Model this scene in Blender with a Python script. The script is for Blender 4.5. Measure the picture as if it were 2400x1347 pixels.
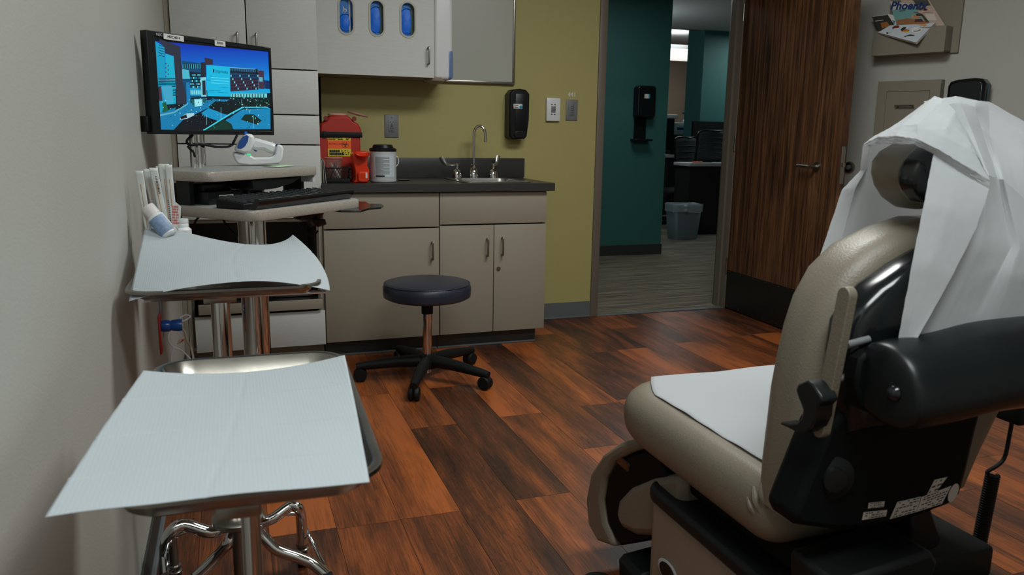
import bpy, bmesh, math, random
from mathutils import Vector as V, Matrix
from mathutils.geometry import tessellate_polygon, delaunay_2d_cdt
random.seed(4)
for o in list(bpy.data.objects): bpy.data.objects.remove(o)
SC = bpy.context.scene
COL = SC.collection
PI = math.pi
# ------------------------------------------------------------------ camera
R_ = V((0.9432779674136792, -0.33164194415029163, 0.015501518381529926))
D_ = V((-0.048371542732854336, -0.183474149923245, -0.9818337079992653))
F_ = V((0.3284613676607368, 0.9253922720609663, -0.18910915568602393))
H = 1.1817917881030826
cam = bpy.data.cameras.new('camera'); co = bpy.data.objects.new('camera', cam); COL.objects.link(co)
cam.sensor_width = 36; cam.lens = 27.75; cam.clip_start = .02
co.matrix_world = Matrix(((R_.x, -D_.x, -F_.x, 0), (R_.y, -D_.y, -F_.y, 0), (R_.z, -D_.z, -F_.z, H), (0, 0, 0, 1)))
cam.dof.use_dof = True; cam.dof.focus_distance = 3.2; cam.dof.aperture_fstop = 8
SC.camera = co
# ------------------------------------------------------------------ world, exposure, lights
w = bpy.data.worlds.new('world'); SC.world = w; w.use_nodes = True
w.node_tree.nodes['Background'].inputs[0].default_value = (.62, .70, .74, 1)
w.node_tree.nodes['Background'].inputs[1].default_value = .09
SC.view_settings.view_transform = 'Standard'; SC.view_settings.look = 'None'
SC.view_settings.exposure = .12; SC.view_settings.gamma = 1; SC.view_settings.use_curve_mapping = False
def area(name, loc, tgt, sx, sy, power, col=(1, 1, 1)):
    l = bpy.data.lights.new(name, 'AREA'); l.shape = 'RECTANGLE'; l.size = sx; l.size_y = sy; l.energy = power; l.color = col
    o = bpy.data.objects.new(name, l); COL.objects.link(o); o.location = loc
    o.rotation_euler = (V(tgt) - V(loc)).to_track_quat('-Z', 'Y').to_euler(); return o
area('ceiling_and_fill_light', (1.65, 2.35, 2.66), (1.65, 2.35, 0), 1.2, .6, 44, (.97, 1, .965))
area('ceiling_and_fill_light', (.62, .25, 2.66), (.62, .25, 0), 1.2, .6, 36, (.94, 1, .99))  # unseen fill near the camera, added to brighten the upright faces
area('hall_lamp', (3.3, 5.9, 2.55), (3.3, 5.9, 0), .6, .6, 10.0, (.95, 1, .98))
pl_ = bpy.data.lights.new('hidden_fill_light', 'POINT'); pl_.energy = 13; pl_.shadow_soft_size = .15; pl_.color = (.85, .97, 1); po = bpy.data.objects.new('hidden_fill_light', pl_); COL.objects.link(po); po.location = (4.3, 8.6, 2.2)  # added fill hidden behind the teal wall, brightens column, chairs and hall ceiling
area('office_fill_light', (6.9, 8.8, 2.55), (6.9, 8.8, 0), .6, .6, 14, (.85, 1, 1))  # unseen fill, added so the teal column face is lit
area('office_fill_light', (6.4, 11.6, 2.8), (6.4, 11.6, 0), 1.2, .6, 26, (.95, 1, 1))  # extra fill, added to brighten the far end of the office

def at(px, py, X=None, Y=None, Z=None):
    r = F_ + R_ * ((px - 1200) / 1850) + D_ * ((py - 673.5) / 1850)
    if X is not None: t = X / r.x
    elif Y is not None: t = Y / r.y
    else: t = (Z - H) / r.z
    return V((0, 0, H)) + r * t
def xz(pts, Y): return [(p.x, p.z) for p in (at(a, b, Y=Y) for a, b in pts)]
# ------------------------------------------------------------------ materials
def srgb(r, g, b):
    f = lambda c: (c / 255 / 12.92) if c <= 10.3 else ((c / 255 + .055) / 1.055) ** 2.4
    return (f(r), f(g), f(b), 1)
MC = {}
def mat(name, col, rough=.5, metal=0, bump=0, bscale=60, var=0, vscale=4, stretch=(1, 1, 1), emit=0, spec=.5, trans=0, coat=0, alpha=1, sheen=0):
    if name in MC: return MC[name]
    m = bpy.data.materials.new(name); m.use_nodes = True; nt = m.node_tree; b = nt.nodes['Principled BSDF']
    c = srgb(*col); b.inputs['Base Color'].default_value = c
    b.inputs['Roughness'].default_value = rough; b.inputs['Metallic'].default_value = metal
    b.inputs['Specular IOR Level'].default_value = spec; b.inputs['Transmission Weight'].default_value = trans
    b.inputs['Coat Weight'].default_value = coat; b.inputs['Alpha'].default_value = alpha
    if emit: b.inputs['Emission Color'].default_value = c; b.inputs['Emission Strength'].default_value = emit
    tc = nt.nodes.new('ShaderNodeTexCoord'); mp = nt.nodes.new('ShaderNodeMapping'); mp.inputs['Scale'].default_value = stretch
    nt.links.new(tc.outputs['Object'], mp.inputs[0])
    n = nt.nodes.new('ShaderNodeTexNoise'); n.inputs['Scale'].default_value = vscale; n.inputs['Detail'].default_value = 5
    nt.links.new(mp.outputs[0], n.inputs['Vector'])
    mx = nt.nodes.new('ShaderNodeMix'); mx.data_type = 'RGBA'
    mx.inputs['A'].default_value = tuple(x * (1 - var) for x in c[:3]) + (1,); mx.inputs['B'].default_value = tuple(min(1, x * (1 + var)) for x in c[:3]) + (1,)
    nt.links.new(n.outputs['Fac'], mx.inputs['Factor']); nt.links.new(mx.outputs['Result'], b.inputs['Base Color'])
    if bump:
        n2 = nt.nodes.new('ShaderNodeTexNoise'); n2.inputs['Scale'].default_value = bscale; n2.inputs['Detail'].default_value = 3
        nt.links.new(mp.outputs[0], n2.inputs['Vector'])
        bp = nt.nodes.new('ShaderNodeBump'); bp.inputs['Strength'].default_value = bump; bp.inputs['Distance'].default_value = .002
        nt.links.new(n2.outputs['Fac'], bp.inputs['Height']); nt.links.new(bp.outputs[0], b.inputs['Normal'])
    MC[name] = m; return m
def ramp(nt, stops):
    r = nt.nodes.new('ShaderNodeValToRGB'); e = r.color_ramp.elements
    while len(e) < len(stops): e.new(.5)
    for x, (p, c) in zip(e, stops): x.position = p; x.color = srgb(*c)
    return r
M_wall = mat('greige_paint', (172, 172, 165), .55, bump=.25, bscale=220, var=.02)
M_yel = mat('olive_yellow_paint', (166, 156, 100), .6, bump=.25, bscale=220, var=.03)
M_teal = mat('teal_paint', (46, 98, 95), .6, bump=.2, bscale=200, var=.04)
M_ceil = mat('ceiling_tile', (190, 192, 190), .9, bump=.4, bscale=90, var=.05)
M_beige = mat('beige_paint', (168, 150, 132), .7, var=.03)
M_base = mat('grey_vinyl_base', (92, 96, 98), .5, var=.05)
M_based = mat('dark_vinyl_base', (48, 52, 50), .45, var=.05)
M_frame = mat('taupe_metal_frame', (106, 98, 88), .45, var=.03)
M_lam = mat('linen_laminate', (196, 198, 195), .45, bump=.25, bscale=60, var=.10, vscale=14, stretch=(1, 1, 22))
M_tau = mat('taupe_laminate', (142, 134, 119), .5, bump=.1, bscale=300, var=.03, vscale=40)
M_dark = mat('dark_recess', (24, 26, 25), .7)
M_ctr = mat('charcoal_countertop', (50, 49, 48), .35, bump=.15, bscale=300, var=.08, vscale=60)
M_steel = mat('brushed_steel', (170, 168, 164), .28, 1, bump=.05, bscale=80, stretch=(1, 12, 1), var=.05)
M_chr = mat('chrome', (215, 215, 215), .07, 1)
M_nick = mat('satin_nickel', (150, 146, 140), .3, 1)
M_tray = mat('worn_steel_tray', (150, 146, 138), .25, 1, bump=.1, bscale=25, var=.35, vscale=14)
M_blk = mat('black_plastic', (15, 20, 21), .36, var=.05, spec=.35)
M_blkd = mat('deep_black_plastic', (11, 15, 15), .6, var=.05, spec=.1)
M_blkm = mat('matt_black_plastic', (15, 18, 18), .55, var=.05, spec=.25)
M_blkg = mat('glossy_black_plastic', (16, 21, 23), .17, spec=.5)
M_wht = mat('white_plastic', (214, 216, 218), .35)
M_gry = mat('grey_plastic', (112, 114, 116), .45)
M_lgry = mat('light_grey_plastic', (176, 180, 182), .4)
M_vin = mat('taupe_vinyl', (116, 108, 94), .42, bump=.35, bscale=260, var=.10, vscale=6)
M_navy = mat('navy_vinyl', (36, 42, 56), .38, bump=.3, bscale=180, var=.35, vscale=9)
M_red = mat('red_plastic', (172, 40, 27), .35, var=.04)
M_redc = mat('clear_red_plastic', (235, 62, 24), .15, trans=.25, var=.03)
M_org = mat('orange_label', (246, 98, 34), .5)
M_ylw = mat('yellow_label', (218, 196, 54), .5)
M_lab = mat('white_label', (206, 206, 202), .5)
M_ink = mat('black_ink', (24, 24, 26), .6)
M_blue = mat('blue_plastic', (22, 72, 146), .3)
M_glove = mat('blue_nitrile', (18, 112, 232), .5, bump=.9, bscale=24, var=.12, vscale=20)
M_kick = mat('dark_kickplate', (34, 34, 32), .35, .3, var=.1)
def speck(name, c1, c2, sc=260, rough=.35):
    m = mat(name, c1, rough); nt = m.node_tree; b = nt.nodes['Principled BSDF']
    n = nt.nodes.new('ShaderNodeTexNoise'); n.inputs['Scale'].default_value = sc; n.inputs['Detail'].default_value = 2
    r = ramp(nt, [(.38, c1), (.62, c2)]); tc = nt.nodes.new('ShaderNodeTexCoord')
    nt.links.new(tc.outputs['Object'], n.inputs['Vector']); nt.links.new(n.outputs['Fac'], r.inputs[0]); nt.links.new(r.outputs[0], b.inputs['Base Color']); return m
M_desk = speck('speckled_grey_laminate', (134, 134, 132), (156, 156, 152), 600)
M_edge = speck('speckled_beige_edge', (136, 128, 118), (166, 158, 147), 600)
def paper_mat(name, col, ridge, transl=.25, bump=.5):
    m = bpy.data.materials.new(name); m.use_nodes = True; nt = m.node_tree; nt.nodes.clear()
    out = nt.nodes.new('ShaderNodeOutputMaterial'); d = nt.nodes.new('ShaderNodeBsdfDiffuse'); t = nt.nodes.new('ShaderNodeBsdfTranslucent'); mx = nt.nodes.new('ShaderNodeMixShader')
    d.inputs[0].default_value = srgb(*col); t.inputs[0].default_value = srgb(*col); mx.inputs[0].default_value = transl
    tc = nt.nodes.new('ShaderNodeTexCoord')
    if ridge:
        h = nt.nodes.new('ShaderNodeTexWave'); h.wave_type = 'BANDS'; h.bands_direction = 'X'; h.inputs['Scale'].default_value = ridge; h.inputs['Distortion'].default_value = .6; h.inputs['Detail'].default_value = 1
    else:
        h = nt.nodes.new('ShaderNodeTexNoise'); h.inputs['Scale'].default_value = 26; h.inputs['Detail'].default_value = 6
    nt.links.new(tc.outputs['Object'], h.inputs['Vector'])
    bp = nt.nodes.new('ShaderNodeBump'); bp.inputs['Strength'].default_value = bump; bp.inputs['Distance'].default_value = .002
    nt.links.new(h.outputs['Fac'], bp.inputs['Height'])
    for x in (d, t): nt.links.new(bp.outputs[0], x.inputs['Normal'])
    nt.links.new(d.outputs[0], mx.inputs[1]); nt.links.new(t.outputs[0], mx.inputs[2]); nt.links.new(mx.outputs[0], out.inputs[0]); return m
M_tow = paper_mat('crepe_towel_paper', (188, 196, 201), 62, .2, .10)
M_exam = paper_mat('exam_table_paper', (192, 195, 198), 0, .3, .5)
def wood_door():
    m = bpy.data.materials.new('walnut_veneer'); m.use_nodes = True; nt = m.node_tree; b = nt.nodes['Principled BSDF']; L = nt.links.new
    tc = nt.nodes.new('ShaderNodeTexCoord'); mp = nt.nodes.new('ShaderNodeMapping'); mp.inputs['Scale'].default_value = (1, 26, .9); L(tc.outputs['Object'], mp.inputs[0])
    n = nt.nodes.new('ShaderNodeTexNoise'); n.inputs['Scale'].default_value = 1.6; n.inputs['Detail'].default_value = 8; n.inputs['Distortion'].default_value = .9; L(mp.outputs[0], n.inputs['Vector'])
    r = ramp(nt, [(.32, (50, 34, 25)), (.46, (84, 56, 37)), (.58, (108, 74, 48)), (.75, (132, 92, 60))]); L(n.outputs['Fac'], r.inputs[0])
    mp2 = nt.nodes.new('ShaderNodeMapping'); mp2.inputs['Scale'].default_value = (1, 160, 3); L(tc.outputs['Object'], mp2.inputs[0])
    n2 = nt.nodes.new('ShaderNodeTexNoise'); n2.inputs['Scale'].default_value = 2; n2.inputs['Detail'].default_value = 3; L(mp2.outputs[0], n2.inputs['Vector'])
    mm = nt.nodes.new('ShaderNodeMix'); mm.data_type = 'RGBA'; mm.blend_type = 'MULTIPLY'; mm.inputs['Factor'].default_value = .55
    r2 = ramp(nt, [(.4, (120, 120, 120)), (.55, (255, 255, 255))]); L(n2.outputs['Fac'], r2.inputs[0]); L(r.outputs[0], mm.inputs['A']); L(r2.outputs[0], mm.inputs['B']); L(mm.outputs['Result'], b.inputs['Base Color'])
    b.inputs['Roughness'].default_value = .5; b.inputs['Specular IOR Level'].default_value = .3; return m
M_door = wood_door()
def wood_floor():
    m = bpy.data.materials.new('walnut_plank_floor'); m.use_nodes = True; nt = m.node_tree; b = nt.nodes['Principled BSDF']; L = nt.links.new
    N = nt.nodes.new
    tc = N('ShaderNodeTexCoord'); at_ = N('ShaderNodeAttribute'); at_.attribute_name = 'plank'   # r: tone, g: random id, b: position across
    sp = N('ShaderNodeSeparateColor'); L(at_.outputs['Color'], sp.inputs[0])
    cb = N('ShaderNodeCombineXYZ'); mu = N('ShaderNodeMath'); mu.operation = 'MULTIPLY'; mu.inputs[1].default_value = 37; L(sp.outputs[1], mu.inputs[0])
    for i in range(3): L(mu.outputs[0], cb.inputs[i])
    ad = N('ShaderNodeVectorMath'); ad.operation = 'ADD'; L(tc.outputs['Object'], ad.inputs[0]); L(cb.outputs[0], ad.inputs[1])
    def noise(scl, s, det, dist, ro=.5):
        mp = N('ShaderNodeMapping'); mp.inputs['Scale'].default_value = scl; L(ad.outputs[0], mp.inputs[0])
        n = N('ShaderNodeTexNoise'); n.inputs['Scale'].default_value = s; n.inputs['Detail'].default_value = det; n.inputs['Distortion'].default_value = dist; n.inputs['Roughness'].default_value = ro
        L(mp.outputs[0], n.inputs['Vector']); return n.outputs['Fac']
    big = noise((7, 1.1, 1), 1.3, 3, .8); fine = noise((60, 2.2, 1), 2, 6, 1.6, .6); vein = noise((11, 1.5, 1), 1.2, 4, 2.6)
    # combined tone = tone + (big-.5)*.9 + (fine-.5)*.3
    def mad(x, k, c):
        q = N('ShaderNodeMath'); q.operation = 'MULTIPLY_ADD'; L(x, q.inputs[0]); q.inputs[1].default_value = k
        if isinstance(c, float): q.inputs[2].default_value = c
        else: L(c, q.inputs[2])
        return q.outputs[0]
    def mth(op, a, b_):
        q = N('ShaderNodeMath'); q.operation = op
        for i, z in enumerate((a, b_)):
            if isinstance(z, (int, float)): q.inputs[i].default_value = z
            else: L(z, q.inputs[i])
        return q.outputs[0]
    t = mad(sp.outputs[0], .72, -.78); t = mad(big, 1.15, t); t = mad(fine, .85, t)
    rings = mth('FRACT', mad(vein, 7.0, 0.0), 0); rg = mth('LESS_THAN', mth('ABSOLUTE', mth('SUBTRACT', rings, .5), 0), .05)
    dk = mth('MULTIPLY', rg, mth('MULTIPLY', mth('SUBTRACT', 1.0, sp.outputs[0]), .20))
    t = mth('SUBTRACT', t, dk)
    r = ramp(nt, [(.0, (28, 17, 12)), (.25, (54, 31, 20)), (.48, (84, 46, 25)), (.68, (122, 65, 32)), (.95, (164, 88, 41))]); L(t, r.inputs[0])
    # seams from across/along distance in the alpha-free second attribute
    a2 = N('ShaderNodeAttribute'); a2.attribute_name = 'edge'; s2 = N('ShaderNodeSeparateColor'); L(a2.outputs['Color'], s2.inputs[0])
    L(r.outputs[0], b.inputs['Base Color'])
    b.inputs['Roughness'].default_value = .36; b.inputs['Specular IOR Level'].default_value = .4
    bp = N('ShaderNodeBump'); bp.inputs['Strength'].default_value = .12; bp.inputs['Distance'].default_value = .001; L(fine, bp.inputs['Height']); L(bp.outputs[0], b.inputs['Normal'])
    return m
M_floor = wood_floor()
def carpet():
    m = bpy.data.materials.new('striped_carpet'); m.use_nodes = True; nt = m.node_tree; b = nt.nodes['Principled BSDF']; L = nt.links.new
    tc = nt.nodes.new('ShaderNodeTexCoord'); mp = nt.nodes.new('ShaderNodeMapping'); mp.inputs['Scale'].default_value = (1.2, 26, 1); L(tc.outputs['Object'], mp.inputs[0])
    n = nt.nodes.new('ShaderNodeTexNoise'); n.inputs['Scale'].default_value = 1.4; n.inputs['Detail'].default_value = 6; n.inputs['Roughness'].default_value = .7; L(mp.outputs[0], n.inputs['Vector'])
    r = ramp(nt, [(.35, (62, 58, 54)), (.5, (104, 98, 86)), (.58, (128, 118, 92)), (.68, (150, 152, 150))]); L(n.outputs['Fac'], r.inputs[0]); L(r.outputs[0], b.inputs['Base Color'])
    b.inputs['Roughness'].default_value = .95; return m
M_carp = carpet()
# ------------------------------------------------------------------ mesh helpers
class G:
    def __init__(s): s.v = []; s.f = []; s.m = []
    def add(s, vs, fs, mi=0):
        o = len(s.v); s.v += [V(x) for x in vs]; s.f += [tuple(i + o for i in f) for f in fs]; s.m += [mi] * len(fs); return s
    def box(s, x0, x1, y0, y1, z0, z1, r=0, mi=0, seg=2, rot=None):
        bm = bmesh.new(); bmesh.ops.create_cube(bm, size=1)
        c = V(((x0 + x1) / 2, (y0 + y1) / 2, (z0 + z1) / 2)); d = V((abs(x1 - x0), abs(y1 - y0), abs(z1 - z0)))
        for q in bm.verts: q.co = V((q.co.x * d.x, q.co.y * d.y, q.co.z * d.z))
        if r: bmesh.ops.bevel(bm, geom=bm.edges[:], offset=min(r, min(d) * .49), segments=seg, affect='EDGES', profile=.5)
        for q in bm.verts: q.co = (rot @ q.co if rot else q.co) + c
        bm.verts.index_update(); s.add([q.co.copy() for q in bm.verts], [[q.index for q in f.verts] for f in bm.faces], mi); bm.free(); return s
    def cyl(s, p0, p1, r0, r1=None, n=20, mi=0):
        r1 = r0 if r1 is None else r1; p0 = V(p0); p1 = V(p1); a = (p1 - p0).normalized(); u = a.orthogonal().normalized(); w_ = a.cross(u)
        vs = []
        for p, r in ((p0, r0), (p1, r1)):
            for i in range(n): t = 2 * PI * i / n; vs.append(p + (u * math.cos(t) + w_ * math.sin(t)) * r)
        return s.add(vs, [(i, (i + 1) % n, n + (i + 1) % n, n + i) for i in range(n)] + [tuple(range(n))[::-1], tuple(range(n, 2 * n))], mi)
    def lathe(s, prof, c=(0, 0, 0), ax=(0, 0, 1), n=32, mi=0, sx=1, sy=1):
        c = V(c); a = V(ax).normalized(); u = V((1, 0, 0)) if abs(a.x) < .9 else V((0, 1, 0)); u = (u - a * u.dot(a)).normalized(); w_ = a.cross(u)
        vs = [c + a * z + (u * math.cos(2 * PI * i / n) * sx + w_ * math.sin(2 * PI * i / n) * sy) * r for r, z in prof for i in range(n)]
        fs = [(k * n + i, k * n + (i + 1) % n, (k + 1) * n + (i + 1) % n, (k + 1) * n + i) for k in range(len(prof) - 1) for i in range(n)]
        fs += [tuple(range(n))[::-1], tuple(range((len(prof) - 1) * n, len(prof) * n))]
        return s.add(vs, fs, mi)
    def tube(s, pts, r, n=12, mi=0, smooth=0, caps=True, flat=1):
        pts = [V(p) for p in pts]; rad = r if isinstance(r, (list, tuple)) else [r] * len(pts)
        if smooth:
            q = []; rr = []
            for i in range(len(pts) - 1):
                a, b, c, d = pts[max(i - 1, 0)], pts[i], pts[i + 1], pts[min(i + 2, len(pts) - 1)]
                for k in range(smooth):
                    t = k / smooth; q.append(.5 * ((2 * b) + (c - a) * t + (2 * a - 5 * b + 4 * c - d) * t * t + (3 * b - a - 3 * c + d) * t ** 3)); rr.append(rad[i] * (1 - t) + rad[i + 1] * t)
            q.append(pts[-1]); rr.append(rad[-1]); pts, rad = q, rr
        up = None; vs = []
        for i, p in enumerate(pts):
            t = (pts[min(i + 1, len(pts) - 1)] - pts[max(i - 1, 0)]).normalized()
            up = t.orthogonal().normalized() if up is None else (up - t * up.dot(t)).normalized()
            w_ = t.cross(up)
            vs += [p + (up * math.cos(2 * PI * k / n) * flat + w_ * math.sin(2 * PI * k / n)) * rad[i] for k in range(n)]
        fs = [(i * n + k, i * n + (k + 1) % n, (i + 1) * n + (k + 1) % n, (i + 1) * n + k) for i in range(len(pts) - 1) for k in range(n)]
        if caps: fs += [tuple(range(n))[::-1], tuple(range((len(pts) - 1) * n, len(pts) * n))]
        return s.add(vs, fs, mi)
    def prism(s, poly, fr, t0, t1, holes=(), mi=0):
        O, A, B, C = (V(x) for x in fr); P = lambda a, b, t: O + A * a + B * b + C * t
        loops = [list(poly)] + [list(h) for h in holes]; allp = [p for l in loops for p in l]
        tri = tessellate_polygon([[V((a, b, 0)) for a, b in l] for l in loops]) if holes else [tuple(range(len(poly)))]
        n = len(allp); vs = [P(a, b, t0) for a, b in allp] + [P(a, b, t1) for a, b in allp]
        fs = [tuple(t)[::-1] for t in tri] + [tuple(i + n for i in t) for t in tri]
        o = 0
        for l in loops:
            k = len(l); fs += [(o + i, o + (i + 1) % k, n + o + (i + 1) % k, n + o + i) for i in range(k)]; o += k
        return s.add(vs, fs, mi)
    def pad(s, poly, fr, t0, t1, r, seg=6, crown=0, crown0=0, mi=0):
        O, A, B, C = (V(x) for x in fr); c = V((sum(p[0] for p in poly) / len(poly), sum(p[1] for p in poly) / len(poly)))
        n = len(poly); rings = []
        def ins(d):
            o = []
            for a, b in poly:
                q = V((a, b)) - c; l = q.length; o.append(c + q * max(.02, (l - d) / l))
            return o
        def sc(k): return [c + (V(p) - c) * k for p in ins(r)]
        for k, h in ((.02, 1), (.4, .9), (.75, .5)): rings.append((sc(k), t0 - crown0 * h))
        for i in range(seg + 1): a = PI / 2 * i / seg; rings.append((ins(r * (1 - math.sin(a))), t0 + r * (1 - math.cos(a))))
        for i in range(seg + 1): a = PI / 2 * (1 - i / seg); rings.append((ins(r * (1 - math.sin(a))), t1 - r * (1 - math.cos(a))))
        for k, h in ((.75, .5), (.4, .9), (.02, 1)): rings.append((sc(k), t1 + crown * h))
        vs = [O + A * p[0] + B * p[1] + C * t for pts, t in rings for p in pts]
        fs = [(k * n + i, k * n + (i + 1) % n, (k + 1) * n + (i + 1) % n, (k + 1) * n + i) for k in range(len(rings) - 1) for i in range(n)]
        fs += [tuple(range(n))[::-1], tuple(range((len(rings) - 1) * n, len(rings) * n))]
        return s.add(vs, fs, mi)
    def grid(s, f, nu, nv, mi=0):
        vs = [f(i / nu, j / nv) for j in range(nv + 1) for i in range(nu + 1)]
        return s.add(vs, [(j * (nu + 1) + i, j * (nu + 1) + i + 1, (j + 1) * (nu + 1) + i + 1, (j + 1) * (nu + 1) + i) for j in range(nv) for i in range(nu)], mi)
    def quad(s, a, b, c, d, mi=0): return s.add([a, b, c, d], [(0, 1, 2, 3)], mi)
def rr(x0, x1, y0, y1, r, n=6):
    r4 = r if isinstance(r, (list, tuple)) else [r] * 4; o = []
    for (cx, cy, a0, q) in ((x1, y1, 0, r4[0]), (x0, y1, 90, r4[1]), (x0, y0, 180, r4[2]), (x1, y0, 270, r4[3])):
        sx = 1 if cx == x1 else -1; sy = 1 if cy == y1 else -1
        for i in range(n + 1): a = math.radians(a0 + 90 * i / n); o.append((cx - sx * q + q * math.cos(a), cy - sy * q + q * math.sin(a)))
    return o
FXZ = ((0, 0, 0), (1, 0, 0), (0, 0, 1), (0, 1, 0))
FXY = ((0, 0, 0), (1, 0, 0), (0, 1, 0), (0, 0, 1))
FYZ = ((0, 0, 0), (0, 1, 0), (0, 0, 1), (1, 0, 0))
def thing(name, label, cat, loc=(0, 0, 0), rotz=0, group=None):
    o = bpy.data.objects.new(name, None); COL.objects.link(o); o.location = loc; o.rotation_euler = (0, 0, rotz)
    o.empty_display_size = .05; o['label'] = label; o['category'] = cat
    if group: o['group'] = group
    o['_i'] = 0
    return o
def inv(p):
    while p.parent: p = p.parent
    return (Matrix.Translation(p.location) @ Matrix.Rotation(p.rotation_euler.z, 4, 'Z')).inverted()
def obj(name, g, m, parent=None, world=False, label=None, ang=38, flat=False, bevel=0, solid=0, sub=0, loc=None):
    me = bpy.data.meshes.new(name)
    vs = g.v
    if parent and world: I = inv(parent); vs = [I @ v for v in vs]
    if loc: vs = [v - V(loc) for v in vs]
    me.from_pydata([tuple(v) for v in vs], [], g.f)
    for k in (m if isinstance(m, (list, tuple)) else [m]): me.materials.append(k)
    me.polygons.foreach_set('material_index', g.m)
    bm = bmesh.new(); bm.from_mesh(me); bmesh.ops.recalc_face_normals(bm, faces=bm.faces[:]); bm.to_mesh(me); bm.free()
    if not flat: me.shade_smooth(); me.set_sharp_from_angle(angle=math.radians(ang))
    o = bpy.data.objects.new(name, me); COL.objects.link(o)
    if parent: o.parent = parent
    if loc: o.location = loc
    if label: o['label'] = label
    if bevel: b = o.modifiers.new('b', 'BEVEL'); b.width = bevel; b.segments = 2; b.limit_method = 'ANGLE'; b.angle_limit = math.radians(50)
    if sub: b = o.modifiers.new('s', 'SUBSURF'); b.levels = sub; b.render_levels = sub
    if solid: b = o.modifiers.new('t', 'SOLIDIFY'); b.thickness = solid; b.offset = 0
    return o
def tag(o, label, cat, group=None):
    o['label'] = label; o['category'] = cat
    if group: o['group'] = group
    return o
def struct(name, g, m, **k): o = obj(name, g, m, **k); o['kind'] = 'structure'; return o
def text(body, size, O, U, W, m, parent=None, name='lettering', depth=.0004, align='CENTER', world=True, bold=0, sx=1):
    """flat lettering at O, running along U with up direction W (world vectors)"""
    c = bpy.data.curves.new(name, 'FONT'); c.body = body; c.size = size; c.extrude = depth; c.align_x = align; c.align_y = 'CENTER'; c.offset = bold; c.resolution_u = 3
    t = bpy.data.objects.new(name, c); COL.objects.link(t); bpy.context.view_layer.update()
    me = bpy.data.meshes.new_from_object(t.evaluated_get(bpy.context.evaluated_depsgraph_get())); bpy.data.objects.remove(t)
    U = V(U).normalized(); W = V(W).normalized(); N = U.cross(W); g = G()
    g.add([V(O) + U * v.co.x * sx + W * v.co.y + N * (v.co.z + depth) for v in me.vertices], [tuple(p.vertices) for p in me.polygons])
    bpy.data.meshes.remove(me)
    return obj(name, g, m, parent, world=world, flat=True)
def lines(g, O, U, W, w_, h, n, N, th=.0004, mi=0, seed=1, fill=.55, dens=.9):
    """rows of small printed dashes"""
    rd = random.Random(seed); O = V(O); U = V(U); W = V(W); N = V(N)
    for i in range(n):
        z = h * (.5 - (i + .5) / n); x = -w_ / 2; e = w_ / 2 - rd.random() * w_ * .3 * (i % 3 == 2)
        while x < e:
            l = rd.uniform(.03, .13) * w_; l = min(l, e - x)
            if rd.random() < dens:
                hh = h / n * fill / 2; a = O + U * x + W * (z - hh); g.add([a, a + U * l, a + U * l + W * 2 * hh, a + W * 2 * hh], [(0, 1, 2, 3)], mi)
                o = len(g.v) - 4
                for k in range(4): g.v[o + k] = g.v[o + k] + N * th
            x += l + .018 * w_
    return g
X_, Y_, Z_ = V((1, 0, 0)), V((0, 1, 0)), V((0, 0, 1)); NY = -Y_
def handle(g, p0, p1, out, r=.005, d=.028):
    p0, p1, out = V(p0), V(p1), V(out); a = (p1 - p0).normalized() * .012
    g.tube([p0, p0 + out * (d * .75), p0 + out * d + a * .6, p1 + out * d - a * .6, p1 + out * (d * .75), p1], r, 10, smooth=5); return g
# ================================================================== ROOM
XL = -.26; YB = 4.69; AN = math.radians(68)
WD = V((math.cos(AN), -math.sin(AN), 0)); WN = V((-math.sin(AN), -math.cos(AN), 0)); W0 = V((3.37, 4.69, 0))   # angled wall: along, into room, corner
W1 = W0 + WD * 2.3
# plank floor: joints (y, tone below, tone above) per row of boards
PW = .195; PX = .055
J = {-1: (2.6, .45, .6), 0: (2.27, .30, .95), 1: (2.26, .62, .72), 2: (2.262, .46, .80), 3: (3.01, .30, .66), 4: (2.28, .62, .34), 5: (3.035, .55, .92), 6: (3.83, .46, .26),
     7: (3.06, .42, .74), 8: (3.09, .78, .38), 9: (3.85, .42, .34), 10: (3.87, .86, .36), 11: (3.1, .7, .46), 12: (3.91, .84, .34), 13: (3.3, .66, .55), 14: (3.95, .50, .66), 15: (3.965, .84, .3)}
fl = G(); vals = []
rd = random.Random(7)
for k in range(-2, 24):
    x0 = PX + PW * k; jy, lo, hi = J.get(k, (2.1 + (k * .79) % 1.22, rd.uniform(.3, .8), rd.uniform(.3, .8)))
    for n in range(-5, 4):
        ya = jy + n * 1.22; yb = ya + 1.22
        if ya > YB or yb < -.95: continue
        tone = hi if n == 0 else lo if n == -1 else rd.uniform(.45, .8) if k >= 12 and ya < 2.2 else rd.uniform(.28, .78)
        a, b = max(x0, XL) + .0007, x0 + PW - .0007; ya, yb = max(ya, -.95) + .0007, min(yb, YB + .02) - .0007
        if b <= a or yb <= ya: continue
        fl.add([(a, ya, 0), (b, ya, 0), (b, yb, 0), (a, yb, 0)], [(0, 1, 2, 3)]); vals += [(tone, rd.random(), 0, 1)] * 4
fl.add([(XL, -.95, -.0015), (4.9, -.95, -.0015), (4.9, YB + .02, -.0015), (XL, YB + .02, -.0015)], [(0, 1, 2, 3)], 1); vals += [(0, 0, 0, 1)] * 4
flo = struct('floor', fl, [M_floor, M_dark], flat=True)
ca = flo.data.color_attributes.new('plank', 'FLOAT_COLOR', 'POINT')
ca.data.foreach_set('color', [c for v in vals for c in v])
struct('ceiling', G().box(XL - .1, 5, -1, YB + .15, 2.7, 2.75), M_ceil, flat=True)
struct('wall_left', G().box(XL - .1, XL, -1, YB + .1, -.01, 2.7), M_wall, flat=True)
struct('wall_rear', G().box(XL, 5, -1.05, -.95, -.01, 2.7), M_wall, flat=True)
DL, DR = 2.27, 3.262
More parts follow.
